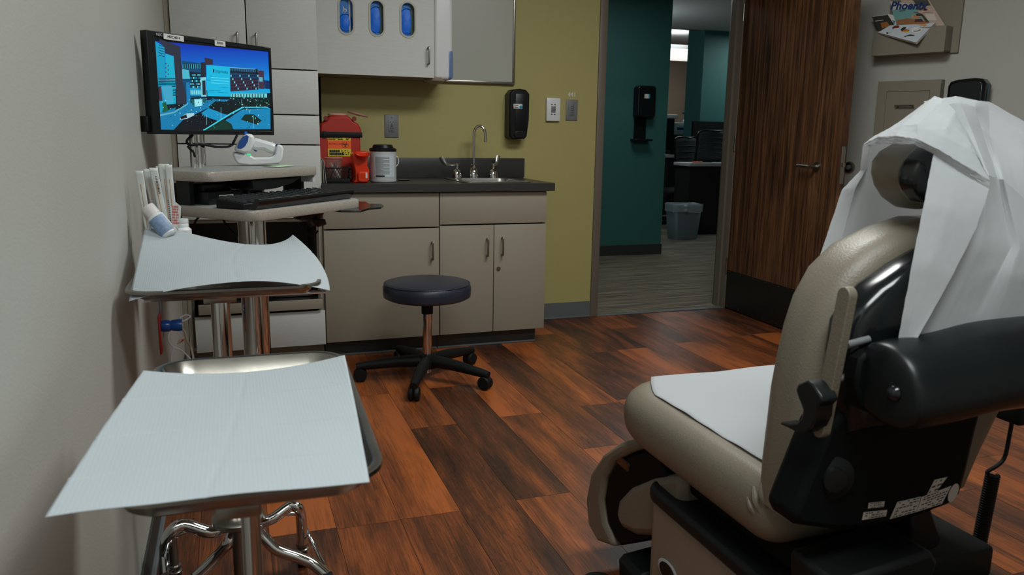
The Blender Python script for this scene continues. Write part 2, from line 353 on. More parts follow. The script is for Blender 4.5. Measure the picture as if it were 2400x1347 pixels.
struct('wall_back', G().box(XL, DL - .05, YB, YB + .12, -.01, 2.7).box(DL - .05, DR + .05, YB, YB + .12, 2.18, 2.7).box(DR + .05, W0.x + .2, YB, YB + .12, -.01, 2.7), M_yel, flat=True)
fr_w = (W0, WD, Z_, WN)
struct('wall_angled', G().prism([(-.02, -.01), (2.3, -.01), (2.3, 2.7), (-.02, 2.7)], fr_w, -.1, 0), M_wall, flat=True)
struct('wall_right', G().box(W1.x, W1.x + .1, -1, W1.y + .05, -.01, 2.7), M_wall, flat=True)
struct('baseboard_left', G().box(XL, XL + .006, -.95, 4.1, .002, .10).box(XL, XL + .018, -.95, 4.1, .0, .012, r=.004, mi=1), [M_based, M_base], flat=True)
struct('baseboard_back', G().box(1.664, DL - .052, YB - .006, YB, .002, .105).box(1.664, DL - .052, YB - .02, YB, 0, .012, r=.004), M_base, flat=True)
struct('baseboard_angled', G().prism([(0, .002), (2.3, .002), (2.3, .1), (0, .1)], fr_w, 0, .006), M_based, flat=True)
# door frame
f = G()
f.box(DL - .052, DL, YB - .014, YB + .135, 0, 2.18, r=.003).box(DR, DR + .052, YB - .014, YB + .135, 0, 2.18, r=.003).box(DL, DR, YB - .014, YB + .135, 2.13, 2.182, r=.003)
f.box(DL, DL + .016, YB + .045, YB + .1, 0, 2.13).box(DR - .016, DR, YB + .045, YB + .1, 0, 2.13)
struct('trim_1', f, M_frame)
struct('trim_2', G().box(DL, DR, YB - .02, YB + .03, 0, .006, r=.002), M_base)          # threshold strip
# open door leaf
ha = math.radians(2.2); hd = V((-math.sin(ha), -math.cos(ha), 0)); hn = V((-math.cos(ha), math.sin(ha), 0)); H0 = V((DR + .004, YB - .018, 0)); LW = 1.05
frd = (H0, hd, Z_, hn)
dr = thing('door_leaf', 'open walnut veneer door with dark kickplate and lever handle', 'door', H0)
del dr['label']; del dr['category']; dr['kind'] = 'structure'; dr.name = 'door_1'
obj('door_panel', G().prism([(0, .008), (LW, .008), (LW, 2.12), (0, 2.12)], frd, -.045, 0), M_door, dr, True, bevel=.0015)
k = G().prism([(.006, .012), (LW - .004, .012), (LW - .004, .277), (.006, .277)], frd, 0, .0015)
obj('kickplate', k, M_kick, dr, True, flat=True)
sc = G()
for i in range(8):
    for z in (.024, .266):
        p = H0 + hd * (.03 + i * .141) + Z_ * z; sc.cyl(p + hn * .001, p + hn * .003, .0035, n=8)
obj('screws', sc, M_nick, dr, True)['kind'] = 'stuff'
lv = G(); lp = H0 + hd * .865 + Z_ * 1.03
lv.cyl(lp, lp + hn * .010, .027, .026, 28); lv.cyl(lp + hn * .01, lp + hn * .05, .011, .010, 16)
lv.tube([lp + hn * .052 + hd * .006, lp + hn * .055 - hd * .01, lp + hn * .055 - hd * .06, lp + hn * .053 - hd * .115], [.0105, .011, .0105, .009], 14, smooth=4)
obj('lever_handle', lv, M_nick, dr, True)
e0 = H0 + hd * (LW + .0005) - hn * .0225
obj('latch_plate', G().prism([(-.013, .94), (.013, .94), (.013, 1.15), (-.013, 1.15)], (e0, hn, Z_, hd), 0, .0015).prism([(-.008, 1.035), (.008, 1.035), (.008, 1.06), (-.008, 1.06)], (e0, hn, Z_, hd), 0, .013), M_nick, dr, True, bevel=.0015)
hg = G()
for z in (.25, 1.1, 1.95): hg.cyl(H0 + Z_ * z + hn * .006, H0 + Z_ * (z + .11) + hn * .006, .006, n=10)
obj('hinges', hg, M_nick, dr, True)
# ------------------------------------------------------------------ hallway and office beyond the door
struct('floor_hall', G().box(.5, 14, YB + .03, 15, -.02, .0), M_carp, flat=True)
struct('wall_hall', G().box(.5, 4.155, 7.13, 7.25, 0, 2.6), M_teal, flat=True)
struct('baseboard_hall', G().box(.5, 4.158, 7.122, 7.13, .0, .105).box(4.155, 4.163, 7.122, 7.25, 0, .105), M_based, flat=True)
struct('ceiling_hall', G().box(.5, 14, YB + .12, 9.6, 2.6, 2.65), M_ceil, flat=True)
struct('ceiling_office', G().box(.5, 14, 9.6, 15, 2.85, 2.9).box(.5, 14, 9.55, 9.62, 2.6, 2.9), M_ceil, flat=True)
struct('wall_hall_left', G().box(.4, .5, YB, 15, 0, 2.9), M_teal, flat=True)
struct('wall_hall_right', G().box(14, 14.1, YB, 15, 0, 2.9).box(W0.x + .2, 14, YB + .0, YB + .12, 0, 2.7), M_teal, flat=True)
p = at(1612, 200, Y=9.7); q = at(1645, 200, Y=9.5)
struct('wall_column', G().prism([(p.x, 9.75), (q.x, 9.5), (q.x + 1.6, 9.5), (q.x + 1.6, 9.9), (p.x + .35, 10.1)], FXY, 0, 2.62), M_teal, flat=True)
struct('wall_office', G().box(.5, 14, 13.6, 13.7, 0, 2.9), M_beige, flat=True)
lt = thing('ceiling_light', 'bright white linear ceiling light seen through the doorway', 'ceiling light', at(1594, 120, Y=11.5))
p = at(1594, 124, Y=11.5)
obj('housing', G().box(p.x - 1.2, p.x + 1.2, 11.45, 11.75, p.z + .06, p.z + .12), M_wht, lt, True)
obj('diffuser', G().box(p.x - 1.15, p.x + 1.15, 11.46, 11.74, p.z - .10, p.z + .06, r=.02), mat('lamp_glow', (255, 250, 242), emit=.85), lt, True)
# hand sanitiser on the teal wall
def dispenser(name, label, cat, px, Y, drip):
    a = at(px[0], px[1], Y=Y); b = at(px[2], px[3], Y=Y); t = thing(name, label, cat, (a.x, Y, b.z))
    w_ = b.x - a.x; x0, x1, z0, z1 = a.x, b.x, b.z, a.z
    return t, x0, x1, z0, z1
t, x0, x1, z0, z1 = dispenser('sanitiser_dispenser', 'black hand sanitiser dispenser with drip tray on the teal hallway wall', 'soap dispenser', (1483, 201, 1524, 276), 7.13, 1)
g = G().prism(rr(x0 + .01, x1, z0, z1, .03), FXZ, 7.03, 7.13); obj('housing', g, M_blk, t, True, bevel=.012)
obj('front_label', G().box(x0 + .08, x0 + .14, 7.028, 7.031, z1 - .12, z1 - .08).box(x0 + .125, x0 + .14, 7.026, 7.029, z1 - .12, z1 - .08, mi=1), [M_lab, mat('cyan_print', (20, 140, 170))], t, True)
z2 = at(1495, 328, Y=7.13).z
obj('bracket', G().box(x0 + .03, x1 - .05, 7.115, 7.13, z2, z0 + .01), M_blk, t, True)
obj('drip_tray', G().prism([(x0 - .005, 7.02), (x1 - .02, 7.02), (x1 - .02, 7.13), (x0 - .005, 7.13)], FXY, z2 - .01, z2 + .012), M_blk, t, True, bevel=.006)
# waste bin
t = thing('waste_bin', 'grey plastic waste bin with a clear liner on the hallway carpet', 'bin', (at(1605, 560, Z=0).x, 8.2, 0))
bx = 0
g = G()
c0 = rr(-.155, .155, -.10, .10, .04); c1 = rr(-.19, .19, -.13, .13, .05); n = len(c0)
g.add([(a, b, 0) for a, b in c0] + [(a, b, .40) for a, b in c1], [(i, (i + 1) % n, n + (i + 1) % n, n + i) for i in range(n)] + [tuple(range(n))])
obj('bin_body', g, mat('slate_plastic', (104, 118, 124), .5), t, solid=.004)
rd = random.Random(3); g = G()
lo = [(a * 1.05, b * 1.05, .33 + rd.uniform(-.02, .012)) for a, b in c1]; hi = [(a * 1.06, b * 1.06, .415 + rd.uniform(-.006, .01)) for a, b in c1]; inn = [(a * .9, b * .9, .38 + rd.uniform(-.02, .02)) for a, b in c1]; bo = [(a * .7, b * .7, .08) for a, b in c1]
g.add(lo + hi + inn + bo, [(k * n + i, k * n + (i + 1) % n, (k + 1) * n + (i + 1) % n, (k + 1) * n + i) for k in range(3) for i in range(n)])
g.lathe([(.005, 0), (.03, .01), (.02, .04), (.028, .07), (.008, .09)], (-.06, -.14, .33), n=9)
obj('bin_liner', g, mat('clear_liner', (190, 205, 212), .25, alpha=.55), t, flat=True)
# office furniture behind the doorway
def desk(name, label, pl, pr_, pz, Y, depth, front, rx=0):
    a = at(pl, pz, Y=Y); b = at(pr_, pz, Y=Y); t = thing(name, label, 'desk', (a.x, Y, 0))
    obj('desktop', G().box(a.x, b.x + rx, Y, Y + depth, a.z - .04, a.z, r=.004), M_lgry, t, True)
    obj('front_panel', G().box(a.x + .03, b.x + rx, Y + .04, Y + .07, 0, a.z - .04), M_dark, t, True)
    obj('side_panel', G().box(a.x + .03, a.x + .05, Y + .07, Y + depth, 0, a.z - .04), M_dark, t, True)
    return t, a, b
t, a1, b1 = desk('office_desk', 'dark desk with a pale top behind the waste bin', 1617, 1676, 382, 8.45, .38, 1, .8)
sc = thing('scissors', 'orange handled scissors lying on the pale desktop', 'scissors', (a1.x + .2, 8.6, a1.z))
g = G()
for sx in (-.03, .03): g.tube([(sx + .035 * math.cos(q), .025 * math.sin(q), .008) for q in [2 * PI * i / 12 for i in range(13)]], .007, 8)
obj('handle', g, mat('orange_plastic', (230, 96, 30)), sc, loc=None); obj('blade', G().box(.06, .2, -.008, .008, .003, .008), M_nick, sc)
t2, a2, b2 = desk('office_counter', 'far pale counter carrying a tissue box and pump bottle', 1572, 1626, 309, 10.6, .6, 1, 0)
t3, a3, b3 = desk('office_desk', 'low pale desk end left of the mesh task chairs', 1566, 1592, 363, 10.05, .45, 1, 0)
def p_box(x, z, w_, h, d, Y): return G().box(x, x + w_, Y, Y + d, z, z + h, r=.01)
q = at(1584, 300, Y=10.65)
tb = thing('tissue_box', 'white tissue box with blue print on the far counter', 'tissue box', (q.x, 10.7, a2.z))
obj('carton', p_box(q.x - .09, a2.z, .30, .14, .12, 10.65), M_wht, tb, True); obj('printed_band', G().box(q.x + .02, q.x + .2, 10.645, 10.65, a2.z + .03, a2.z + .07), M_blue, tb, True)
q = at(1608, 300, Y=10.95); pb = thing('pump_bottle', 'pale blue pump bottle beside the tissue box', 'bottle', (q.x, 10.95, a2.z))
obj('bottle_body', G().lathe([(.055, 0), (.06, .02), (.06, .18), (.02, .22)], (q.x, 10.95, a2.z), n=20), mat('pale_blue_plastic', (170, 200, 220)), pb, True)
obj('pump', G().cyl((q.x, 10.95, a2.z + .22), (q.x, 10.95, a2.z + .29), .018).box(q.x - .08, q.x + .02, 10.94, 10.96, a2.z + .28, a2.z + .30), M_blue, pb, True)
q = at(1573, 290, Y=10.25); mn = thing('office_monitor', 'dark monitor with a white and teal casing at the left of the office', 'monitor', (q.x, 10.25, a3.z))
obj('casing', G().box(q.x - .35, q.x + .03, 10.2, 10.3, a3.z + .06, q.z + .07, r=.01), M_blk, mn, True); obj('white_top', G().box(q.x - .35, q.x + .06, 10.15, 10.37, q.z + .07, q.z + .13, r=.02), M_wht, mn, True)
obj('stand', G().box(q.x - .2, q.x - .1, 10.23, 10.27, a3.z, a3.z + .07), M_blk, mn, True)
q = at(1655, 288, Y=9.44)
pt = thing('desk_partition', 'low black partition behind the far mesh chair', 'partition', (q.x, 9.44, 0))
obj('panel', G().box(at(1629, 288, Y=9.4).x, q.x + .8, 9.44, 9.48, .02, at(1640, 284, Y=9.4).z), M_blkm, pt, True); obj('foot', G().box(q.x, q.x + .3, 9.42, 9.49, 0, .02), M_blkm, pt, True)
M_mesh = mat('dark_mesh_fabric', (40, 46, 46), .8, bump=.8, bscale=120)
def task_chair(label, px0, px1, py0, py1, Y, lean):
    a = at(px0, py0, Y=Y); b = at(px1, py1, Y=Y); cx = (a.x + b.x) / 2; wd = (b.x - a.x) / 2; t = thing('task_chair', label, 'chair', (cx, Y + .25, 0), group=None)
    f = lambda u, v: V((cx + (u * 2 - 1) * wd * (.88 + .12 * v) + lean * (v - .5), Y - .05 + .06 * (2 * u - 1) ** 2 - .06 * v, b.z + (a.z - b.z) * v - .02 * (2 * u - 1) ** 2))
    obj('backrest', G().grid(f, 12, 10), M_mesh, t, True, solid=.015)
    pts = [f(0, 0), f(0, .5), f(0, 1), f(.5, 1), f(1, 1), f(1, .5), f(1, 0), f(.5, 0), f(0, 0)]
    obj('back_frame', G().tube(pts, .014, 8, smooth=4), M_blk, t, True)
    s = G()
    for i in range(5): s.tube([f(.05, .15 + .16 * i) - Y_ * .01, f(.5, .15 + .16 * i) - Y_ * .01, f(.95, .15 + .16 * i) - Y_ * .01], .008, 6, smooth=3)
    obj('back_ribs', s, M_mesh, t, True)
    obj('seat', G().pad(rr(cx - .23, cx + .23, Y + .02, Y + .46, .1), FXY, .42, .49, .03, crown=.01), M_mesh, t, True)
    obj('gas_column', G().cyl((cx, Y + .24, .1), (cx, Y + .24, .42), .025), M_blk, t, True)
    for i in range(5):
        q = 2 * PI * i / 5; e = V((cx + .28 * math.cos(q), Y + .24 + .28 * math.sin(q), .06)); l = obj('leg', G().tube([(cx, Y + .24, .11), e], [.025, .016], 8), M_blk, t, True); obj('caster', G().cyl(e + V((0, -.02, -.03)), e + V((0, .02, -.03)), .03), M_blk, l, True)
    return t
task_chair('left mesh back task chair tilted behind the office desk', 1582, 1628, 322, 408, 9.5, -.04)
task_chair('right mesh back task chair in front of the black partition', 1632, 1692, 306, 378, 8.92, .02)
# ================================================================== CABINETS
CF = 4.123
HX = NY
t = thing('tall_cabinet', 'tall pale linen laminate cabinet with two upper doors behind the monitor', 'cabinet', (.1, 4.4, 0))
x0, x1 = -.236, .428
c = G().box(x0, x0 + .018, CF + .02, 4.685, .09, 2.5).box(x1 - .018, x1, CF + .02, 4.685, .09, 2.5).box(x0, x1, 4.67, 4.685, .09, 2.5).box(x0 + .018, x1 - .018, CF + .02, 4.67, 2.48, 2.5)
c.box(x0 + .018, x1 - .018, CF + .02, 4.67, .735, .752).box(x0 + .018, x1 - .018, CF + .02, 4.67, .09, .108).box(x0, x1, CF + .09, CF + .11, 0, .09)
obj('carcass', c, M_tau, t, True)
obj('filler_strip', G().box(XL + .001, x0 - .002, CF + .01, CF + .03, .0, 2.5), M_tau, t, True, label='narrow taupe filler strip beside the left wall')
for i, (a, b, hx) in enumerate(((x0 + .002, .0975, at(556, 90, Y=CF).x), (.1025, x1, at(600, 90, Y=CF).x))):
    d = obj('door', G().box(a, b, CF, CF + .019, 1.484, 2.49, r=.0012), M_lam, t, True)
    obj('handle', handle(G(), (hx, CF, 1.525), (hx, CF, 1.636), HX), M_nick, d, True)
for z0, z1 in ((1.268, 1.478), (1.122, 1.262), (.755, 1.116)):
    obj('drawer', G().box(x0 + .002, x1, CF, CF + .019, z0, z1, r=.0012), M_lam, t, True)
obj('lower_panel', G().box(x0 + .03, x1, CF, CF + .019, .086, .268, r=.0012), M_lam, t, True)
M_niche = mat('niche_board', (84, 78, 68), .6)
obj('niche_lining', G().box(x0 + .019, x0 + .03, CF + .02, 4.66, .11, .73).box(x1 - .03, x1 - .019, CF + .02, 4.66, .11, .73).box(x0 + .03, x1 - .03, 4.65, 4.66, .11, .73), M_niche, t, True)
obj('pull_out_shelf', G().box(x0 + .05, x1 - .012, CF - .02, 4.6, .315, .335, r=.002).box(x0 + .05, x1 - .012, CF - .022, CF - .012, .283, .335, r=.002, mi=1), [M_steel, M_tau], t, True)
pr = thing('office_printer', 'black label printer on the pull-out shelf of the tall cabinet', 'printer', (.2, 4.3, .335))
p0 = at(640, 690, Y=CF + .06)
obj('printer_body', G().box(p0.x, .37, CF + .05, 4.45, .337, .43, r=.012), M_blk, pr, True); obj('printer_lid', G().box(p0.x + .02, .36, CF + .08, 4.42, .43, .47, r=.015), M_gry, pr, True)
pc = thing('computer_tower', 'black computer case in the open niche left of the chrome columns', 'computer', (-.1, 4.3, .335)); obj('case', G().box(-.18, .04, CF + .06, 4.5, .337, .55, r=.006), M_blkm, pc, True); obj('front_grille', G().box(-.16, .02, CF + .055, CF + .062, .36, .50, r=.003), M_blkg, pc, True)

def base_unit(name, label, a, b, doors, z_dr, hinfo, extra=None):
    t = thing(name, label, 'cabinet', ((a + b) / 2, 4.4, 0))
    c = G().box(a, a + .018, CF + .02, 4.685, .09, .88).box(b - .018, b, CF + .02, 4.685, .09, .88).box(a, b, 4.67, 4.685, .09, .88).box(a + .018, b - .018, CF + .02, 4.67, .09, .108).box(a + .018, b - .018, CF + .02, CF + .06, .86, .88)
    obj('carcass', c, M_tau, t, True)
    obj('toe_kick', G().box(a, b - (.03 if b > 1.5 else 0), CF + .067, CF + .08, 0, .09).box(a, b - (.03 if b > 1.5 else 0), CF + .055, CF + .08, 0, .012, r=.004, mi=1), [M_based, M_base], t, True)
    obj('drawer_front', G().box(a + .002, b - .002, CF, CF + .019, z_dr + .004, .876, r=.0012), M_tau, t, True)
    n = len(doors) - 1
    for i in range(n):
        d = obj('door', G().box(doors[i] + .002, doors[i + 1] - .002, CF, CF + .019, .092, z_dr - .004, r=.0012), M_tau, t, True)
        hx, hy0, hy1 = hinfo[i]; p = at(hx, hy0, Y=CF); q = at(hx, hy1, Y=CF)
        obj('handle', handle(G(), (p.x, CF, q.z), (p.x, CF, p.z), HX), M_nick, d, True)
        if i == 1:
            p = at(1168, 629, Y=CF); obj('door_lock', G().cyl((p.x, CF, p.z), (p.x, CF - .006, p.z), .011).cyl((p.x, CF - .006, p.z), (p.x, CF - .008, p.z), .007), M_nick, d, True)
    return t
base_unit('base_cabinet', 'taupe base cabinet with one wide door behind the round stool', .431, 1.043, (.431, 1.043), .690, [(1012, 567, 606)])
base_unit('base_cabinet', 'taupe base cabinet under the sink with two doors and a lock', 1.045, 1.664, (1.045, 1.353, 1.664), .700, [(1141, 559, 598), (1176, 557, 596)])
# countertop with sink cut-out
CZ = .925; sx0, sx1, sy0, sy1 = 1.185, 1.585, 4.15, 4.60
g = G().prism(rr(.43, 1.70, 4.095, 4.688, .004), FXY, CZ - .043, CZ, holes=[rr(sx0 + .02, sx1 - .02, sy0 + .02, sy1 - .09, .05)])
t = thing('countertop', 'charcoal laminate countertop with backsplash over the taupe base cabinets', 'countertop', (1.05, 4.4, CZ - .043))
obj('worktop', g, M_ctr, t, True, bevel=.002); obj('backsplash', G().box(.43, 1.728, 4.668, 4.688, CZ, CZ + .118, r=.002), M_ctr, t, True)
# ------------------------------------------------------------------ sink and tap
t = thing('sink', 'small stainless steel drop-in sink in the charcoal countertop', 'sink', ((sx0 + sx1) / 2, 4.38, CZ))
out = rr(sx0, sx1, sy0, sy1, .035); hol = rr(sx0 + .032, sx1 - .032, sy0 + .03, sy1 - .10, .06)
obj('rim', G().prism(out, FXY, CZ + .0005, CZ + .005, holes=[hol]), M_steel, t, True, bevel=.002)
n = len(hol); cx, cy = (sx0 + sx1) / 2, (sy0 + sy1) / 2 - .035
sh = lambda k, z: [(cx + (a - cx) * k, cy + (b - cy) * k, z) for a, b in hol]
g = G().add(sh(1, CZ + .003) + sh(.97, CZ - .02) + sh(.93, CZ - .12) + sh(.8, CZ - .14), [(k * n + i, k * n + (i + 1) % n, (k + 1) * n + (i + 1) % n, (k + 1) * n + i) for k in range(3) for i in range(n)] + [tuple(range(3 * n, 4 * n))])
obj('basin', g, M_steel, t, True); obj('drain', G().cyl((cx, cy, CZ - .1395), (cx, cy, CZ - .135), .035), M_nick, t, True)
TY = 4.545; tx = at(1110, 415, Y=TY).x; zt = CZ + .005
t = thing('tap', 'chrome gooseneck tap with two wing lever handles behind the sink', 'tap', (tx, TY, zt))
g = G().lathe([(.030, 0), (.030, .012), (.026, .035), (.018, .055), (.013, .06)], (tx, TY, zt)).cyl((tx, TY, zt + .058), (tx, TY, zt + .078), .014).lathe([(.013, .0), (.018, .006), (.013, .012)], (tx, TY, zt + .07))
obj('tap_base', g, M_chr, t, True)
zt2 = at(1125, 292, Y=TY).z; ex, ez = at(1137, 333, Y=TY - .03).x, at(1137, 333, Y=TY - .03).z; mx_ = (tx + ex) / 2; rz = (ex - tx) / 2
pts = [(tx, TY, zt + .06), (tx, TY, zt + .2), (tx, TY, zt2 - .06)] + [(mx_ - rz * math.cos(q), TY - .03 * (1 - math.cos(q)) / 2, zt2 - .06 + .053 * math.sin(q)) for q in [PI * i / 10 for i in range(1, 10)]] + [(ex, TY - .03, zt2 - .07), (ex + .002, TY - .03, ez)]
obj('spout', G().tube(pts, .0082, 14, smooth=3), M_chr, t, True)
for px, ang_, nm in ((1071, 158, 'left'), (1156, 40, 'right')):
    hx = at(px, 415, Y=TY).x
    hb = obj('handle_base', G().lathe([(.029, 0), (.028, .02), (.022, .042), (.008, .052), (.007, .066), (.010, .068), (.010, .082), (.006, .084)], (hx, TY, zt)), M_chr, t, True)
    if nm == 'left': P = [(hx, TY, zt + .076), (hx - .03, TY - .01, zt + .075), (hx - .065, TY - .02, zt + .078), (hx - .09, TY - .028, zt + .10), (hx - .105, TY - .03, zt + .124)]
    else: P = [(hx, TY, zt + .076), (hx + .02, TY + .03, zt + .074), (hx + .04, TY + .06, zt + .085), (hx + .05, TY + .072, zt + .112), (hx + .054, TY + .075, zt + .13)]
    obj('wing_handle', G().tube(P, [.006, .008, .012, .016, .013], 12, smooth=4, flat=.45), mat('satin_lever', (190, 190, 188), .4, 1), t, True)
# ------------------------------------------------------------------ upper cabinet with glove windows
UY = 4.37; ux0, ux1 = .4325, at(1017.5, 150, Y=UY).x; uz = at(747, 171.4, Y=UY).z
t = thing('wall_cabinet', 'white linen laminate wall cabinet with three oval glove windows', 'cabinet', ((ux0 + ux1) / 2, 4.55, uz))
obj('carcass', G().box(ux0, ux0 + .018, UY + .02, 4.685, uz, 2.49).box(ux1 - .018, ux1, UY + .02, 4.685, uz, 2.49).box(ux0, ux1, 4.67, 4.685, uz, 2.49).box(ux0 + .018, ux1 - .018, UY + .02, 4.67, uz, uz + .018).box(ux0 + .018, ux1 - .018, UY + .02, 4.67, 2.47, 2.49).box(ux0 + .018, ux1 - .018, UY + .1, 4.67, uz + .255, uz + .268), M_tau, t, True)
wins = []
for a, b, top, bot in ((797, 826, -3, 77), (869, 898, 3, 81), (941, 971, 8, 84)):
    p = at(a, bot, Y=UY); q = at(b, top, Y=UY); wins.append((p.x, q.x, p.z, q.z))
stad = lambda w_, e=0: rr(w_[0] - e, w_[1] + e, w_[2] - e, w_[3] + e, (w_[1] - w_[0]) / 2 + e - .0005, 8)
d = obj('door', G().prism([(ux0, uz), (ux1, uz), (ux1, 2.49), (ux0, 2.49)], (V((0, UY, 0)), X_, Z_, Y_), 0, .019, holes=[stad(w_, .004) for w_ in wins]), M_lam, t, True)
p = at(1003, 112, Y=UY); q = at(1003, 150, Y=UY); obj('handle', handle(G(), (p.x, UY, q.z), (p.x, UY, p.z), HX), M_nick, d, True)
for w_ in wins:
    obj('window_ring', G().prism(stad(w_, .010), (V((0, UY, 0)), X_, Z_, Y_), -.003, .0, holes=[stad(w_, 0)]).prism(stad(w_, .0038), (V((0, UY, 0)), X_, Z_, Y_), 0, .02, holes=[stad(w_, 0)]), mat('beige_plastic', (176, 172, 160), .4), d, True)
M_gbox = mat('cyan_print_card', (10, 110, 190), .5); M_ggrn = mat('green_print_card', (40, 70, 50), .5); M_gwht = mat('pale_card', (190, 200, 205), .6)
for i, w_ in enumerate(wins):
    cx = (w_[0] + w_[1]) / 2; wd = w_[1] - w_[0]; lab = ('box of blue gloves behind the left oval window, white letter on it', 'box of blue gloves behind the middle oval window', 'box of blue gloves behind the right oval window')[i]
    b = thing('glove_box', lab, 'glove box', (cx, UY + .1, uz + .02), group=None)
    e = .012 if i else .0
    hole = rr(cx - wd * .5, cx + wd * .5, w_[2] + .011, w_[3] - (.025 if i else .074), wd * .48)
    g = G().prism([(cx - .06, w_[2] - .03), (cx + .06, w_[2] - .03), (cx + .06, w_[3] + .05), (cx - .06, w_[3] + .05)], (V((0, UY + .024, 0)), X_, Z_, Y_), 0, .002, holes=[hole])
    g.box(cx - .06, cx + .06, UY + .10, UY + .102, w_[2] - .03, w_[3] + .05).box(cx - .06, cx + .06, UY + .026, UY + .10, w_[2] - .032, w_[2] - .03)
    if i == 0: g.box(cx + wd * .24, cx + wd * .36, UY + .0225, UY + .0238, w_[2] - .02, w_[3], mi=1)
    else: g.box(cx + wd * .26, cx + wd * .5, UY + .0225, UY + .0238, w_[2] - .02, w_[3], mi=2)
    obj('carton', g, [M_gbox, M_gwht, M_ggrn], b, True, flat=True)
    gl = G(); rd = random.Random(i); pl_ = rr(cx - wd * .49, cx + wd * .49, w_[2] + .012, w_[3] - (.026 if i else .075), wd * .47)
    gl.pad(pl_, (V((0, UY + .027, 0)), X_, Z_, Y_), 0, .05, .006, crown0=.009)
    for k in range(0): z = w_[2] + .05 + k * .035; gl.tube([(cx - wd * .4, UY + .028, z), (cx, UY + .012, z - .012 + .01 * (k % 2)), (cx + wd * .3, UY + .024, z + .006)], [.002, .006, .001], 8, smooth=5)
    obj('glove_stack', gl, M_glove, b, True)
    if i == 0: text('b', .042, (cx - .003, UY + .0225, w_[3] - .055), X_, Z_, M_wht, b)
# paper towel dispenser at the cabinet side
px1 = at(1061, 100, Y=UY + .03).x; pz = at(1040, 187, Y=UY + .03).z
t = thing('towel_dispenser', 'white towel dispenser with translucent blue corner beside the wall cabinet', 'dispenser', (px1 - .05, UY + .15, pz))
obj('cover', G().box(ux1 + .004, px1, UY + .02, UY + .29, pz, 2.1, r=.022, seg=5), M_wht, t, True)
wz = at(1050, 116, Y=UY + .03).z
obj('blue_window', G().box(px1 - .036, px1 + .0012, UY + .0185, UY + .2, pz + .001, wz, r=.02, seg=5), mat('smoky_blue_plastic', (98, 124, 165), .25), t, True)
obj('towel_outlet', G().lathe([(.03, 0), (.055, .012), (.06, .03)], ((ux1 + px1) / 2 - .03, UY + .08, pz - .018), sx=1.1, sy=1), mat('beige_translucent_plastic', (150, 135, 120), .4), t, True)
# whiteboard
bx0, bx1 = ux1 + .01, at(1205, 199, Y=4.68).x; bz = at(1204.6, 199.5, Y=4.675).z
t = thing('whiteboard', 'pale wall board in a slim metal frame right of the towel dispenser', 'board', ((bx0 + bx1) / 2, 4.685, bz))
obj('board_panel', G().box(bx0 + .01, bx1 - .012, 4.678, 4.689, bz + .015, 2.35), mat('satin_board', (168, 170, 160), .35), t, True)
obj('frame', G().box(bx0, bx1, 4.668, 4.689, bz, bz + .018, r=.003).box(bx1 - .014, bx1, 4.668, 4.689, bz + .018, 2.35, r=.003).box(bx0, bx0 + .012, 4.668, 4.689, bz + .018, 2.35, r=.003).box(bx0, bx1, 4.668, 4.689, 2.35, 2.37, r=.003), M_nick, t, True)
# soap dispenser
a = at(1177, 326, Y=4.69); b = at(1238, 209, Y=4.62)
t = thing('soap_dispenser', 'black wall soap dispenser right of the sink tap', 'soap dispenser', ((a.x + b.x) / 2, 4.67, a.z)); sxa, sxb, sza, szb = a.x + .012, b.x, a.z, b.z
ol = [(sxa + .02, sza), (sxb - .028, sza + .003), (sxb - .012, sza + .02), (sxb, sza + .12), (sxb, szb - .03), (sxb - .022, szb - .006), ((sxa + sxb) / 2, szb), (sxa + .02, szb - .006), (sxa, szb - .03), (sxa, sza + .02)]
obj('housing', G().prism(ol, (V((0, 4.59, 0)), X_, Z_, Y_), 0, .098), M_blk, t, True, bevel=.010)
g = G().box(sxa + .035, sxb - .018, 4.586, 4.592, sza + .055, szb - .03, r=.003); obj('front_cover', g, M_blk, t, True)
obj('push_bar', G().pad(rr(sxa + .03, sxb - .022, sza + .008, sza + .052, .02), (V((0, 4.582, 0)), X_, Z_, Y_), 0, .012, .006), M_blk, t, True)
lx = at(1214, 249, Y=4.585); obj('label', G().box(lx.x - .028, lx.x + .028, 4.5845, 4.586, lx.z - .014, lx.z + .014, r=.0006), M_lab, t, True)
text('Foam', .012, (lx.x - .012, 4.584, lx.z + .006), X_, Z_, M_ink, t); text('Soap', .012, (lx.x - .012, 4.584, lx.z - .006), X_, Z_, M_ink, t)
obj('drop_mark', G().cyl((lx.x + .018, 4.584, lx.z - .004), (lx.x + .018, 4.5835, lx.z - .004), .009), mat('cyan_print', (20, 140, 170)), t, True)
# wall plates
def plate(name, label, cat, px0, py0, px1_, py1, m, Y=4.69, th=.006):
    a = at(px0, py1, Y=Y - th); b = at(px1_, py0, Y=Y - th); t = thing(name, label, cat, ((a.x + b.x) / 2, Y, a.z)); obj('cover_plate', G().box(a.x, b.x, Y - th, Y - .0005, a.z, b.z, r=.0025), m, t, True); return t, a, b
t, a, b = plate('power_outlet', 'grey duplex power outlet on the yellow wall above the backsplash', 'outlet', 902, 269, 934, 322, M_gry)
cx, cz = (a.x + b.x) / 2, (a.z + b.z) / 2
obj('socket_insert', G().box(cx - .017, cx + .017, 4.681, 4.685, cz - .034, cz + .034, r=.002), M_gry, t, True)
g = G()
for s in (1, -1):
    for dx in (-.007, .007): g.box(cx + dx - .0015, cx + dx + .0015, 4.680, 4.6812, cz + s * .018 + .002, cz + s * .018 + .010)
    g.cyl((cx, 4.6812, cz + s * .018 - .006), (cx, 4.680, cz + s * .018 - .006), .003, n=10)
g.box(cx - .006, cx + .006, 4.680, 4.6812, cz - .003, cz + .003)
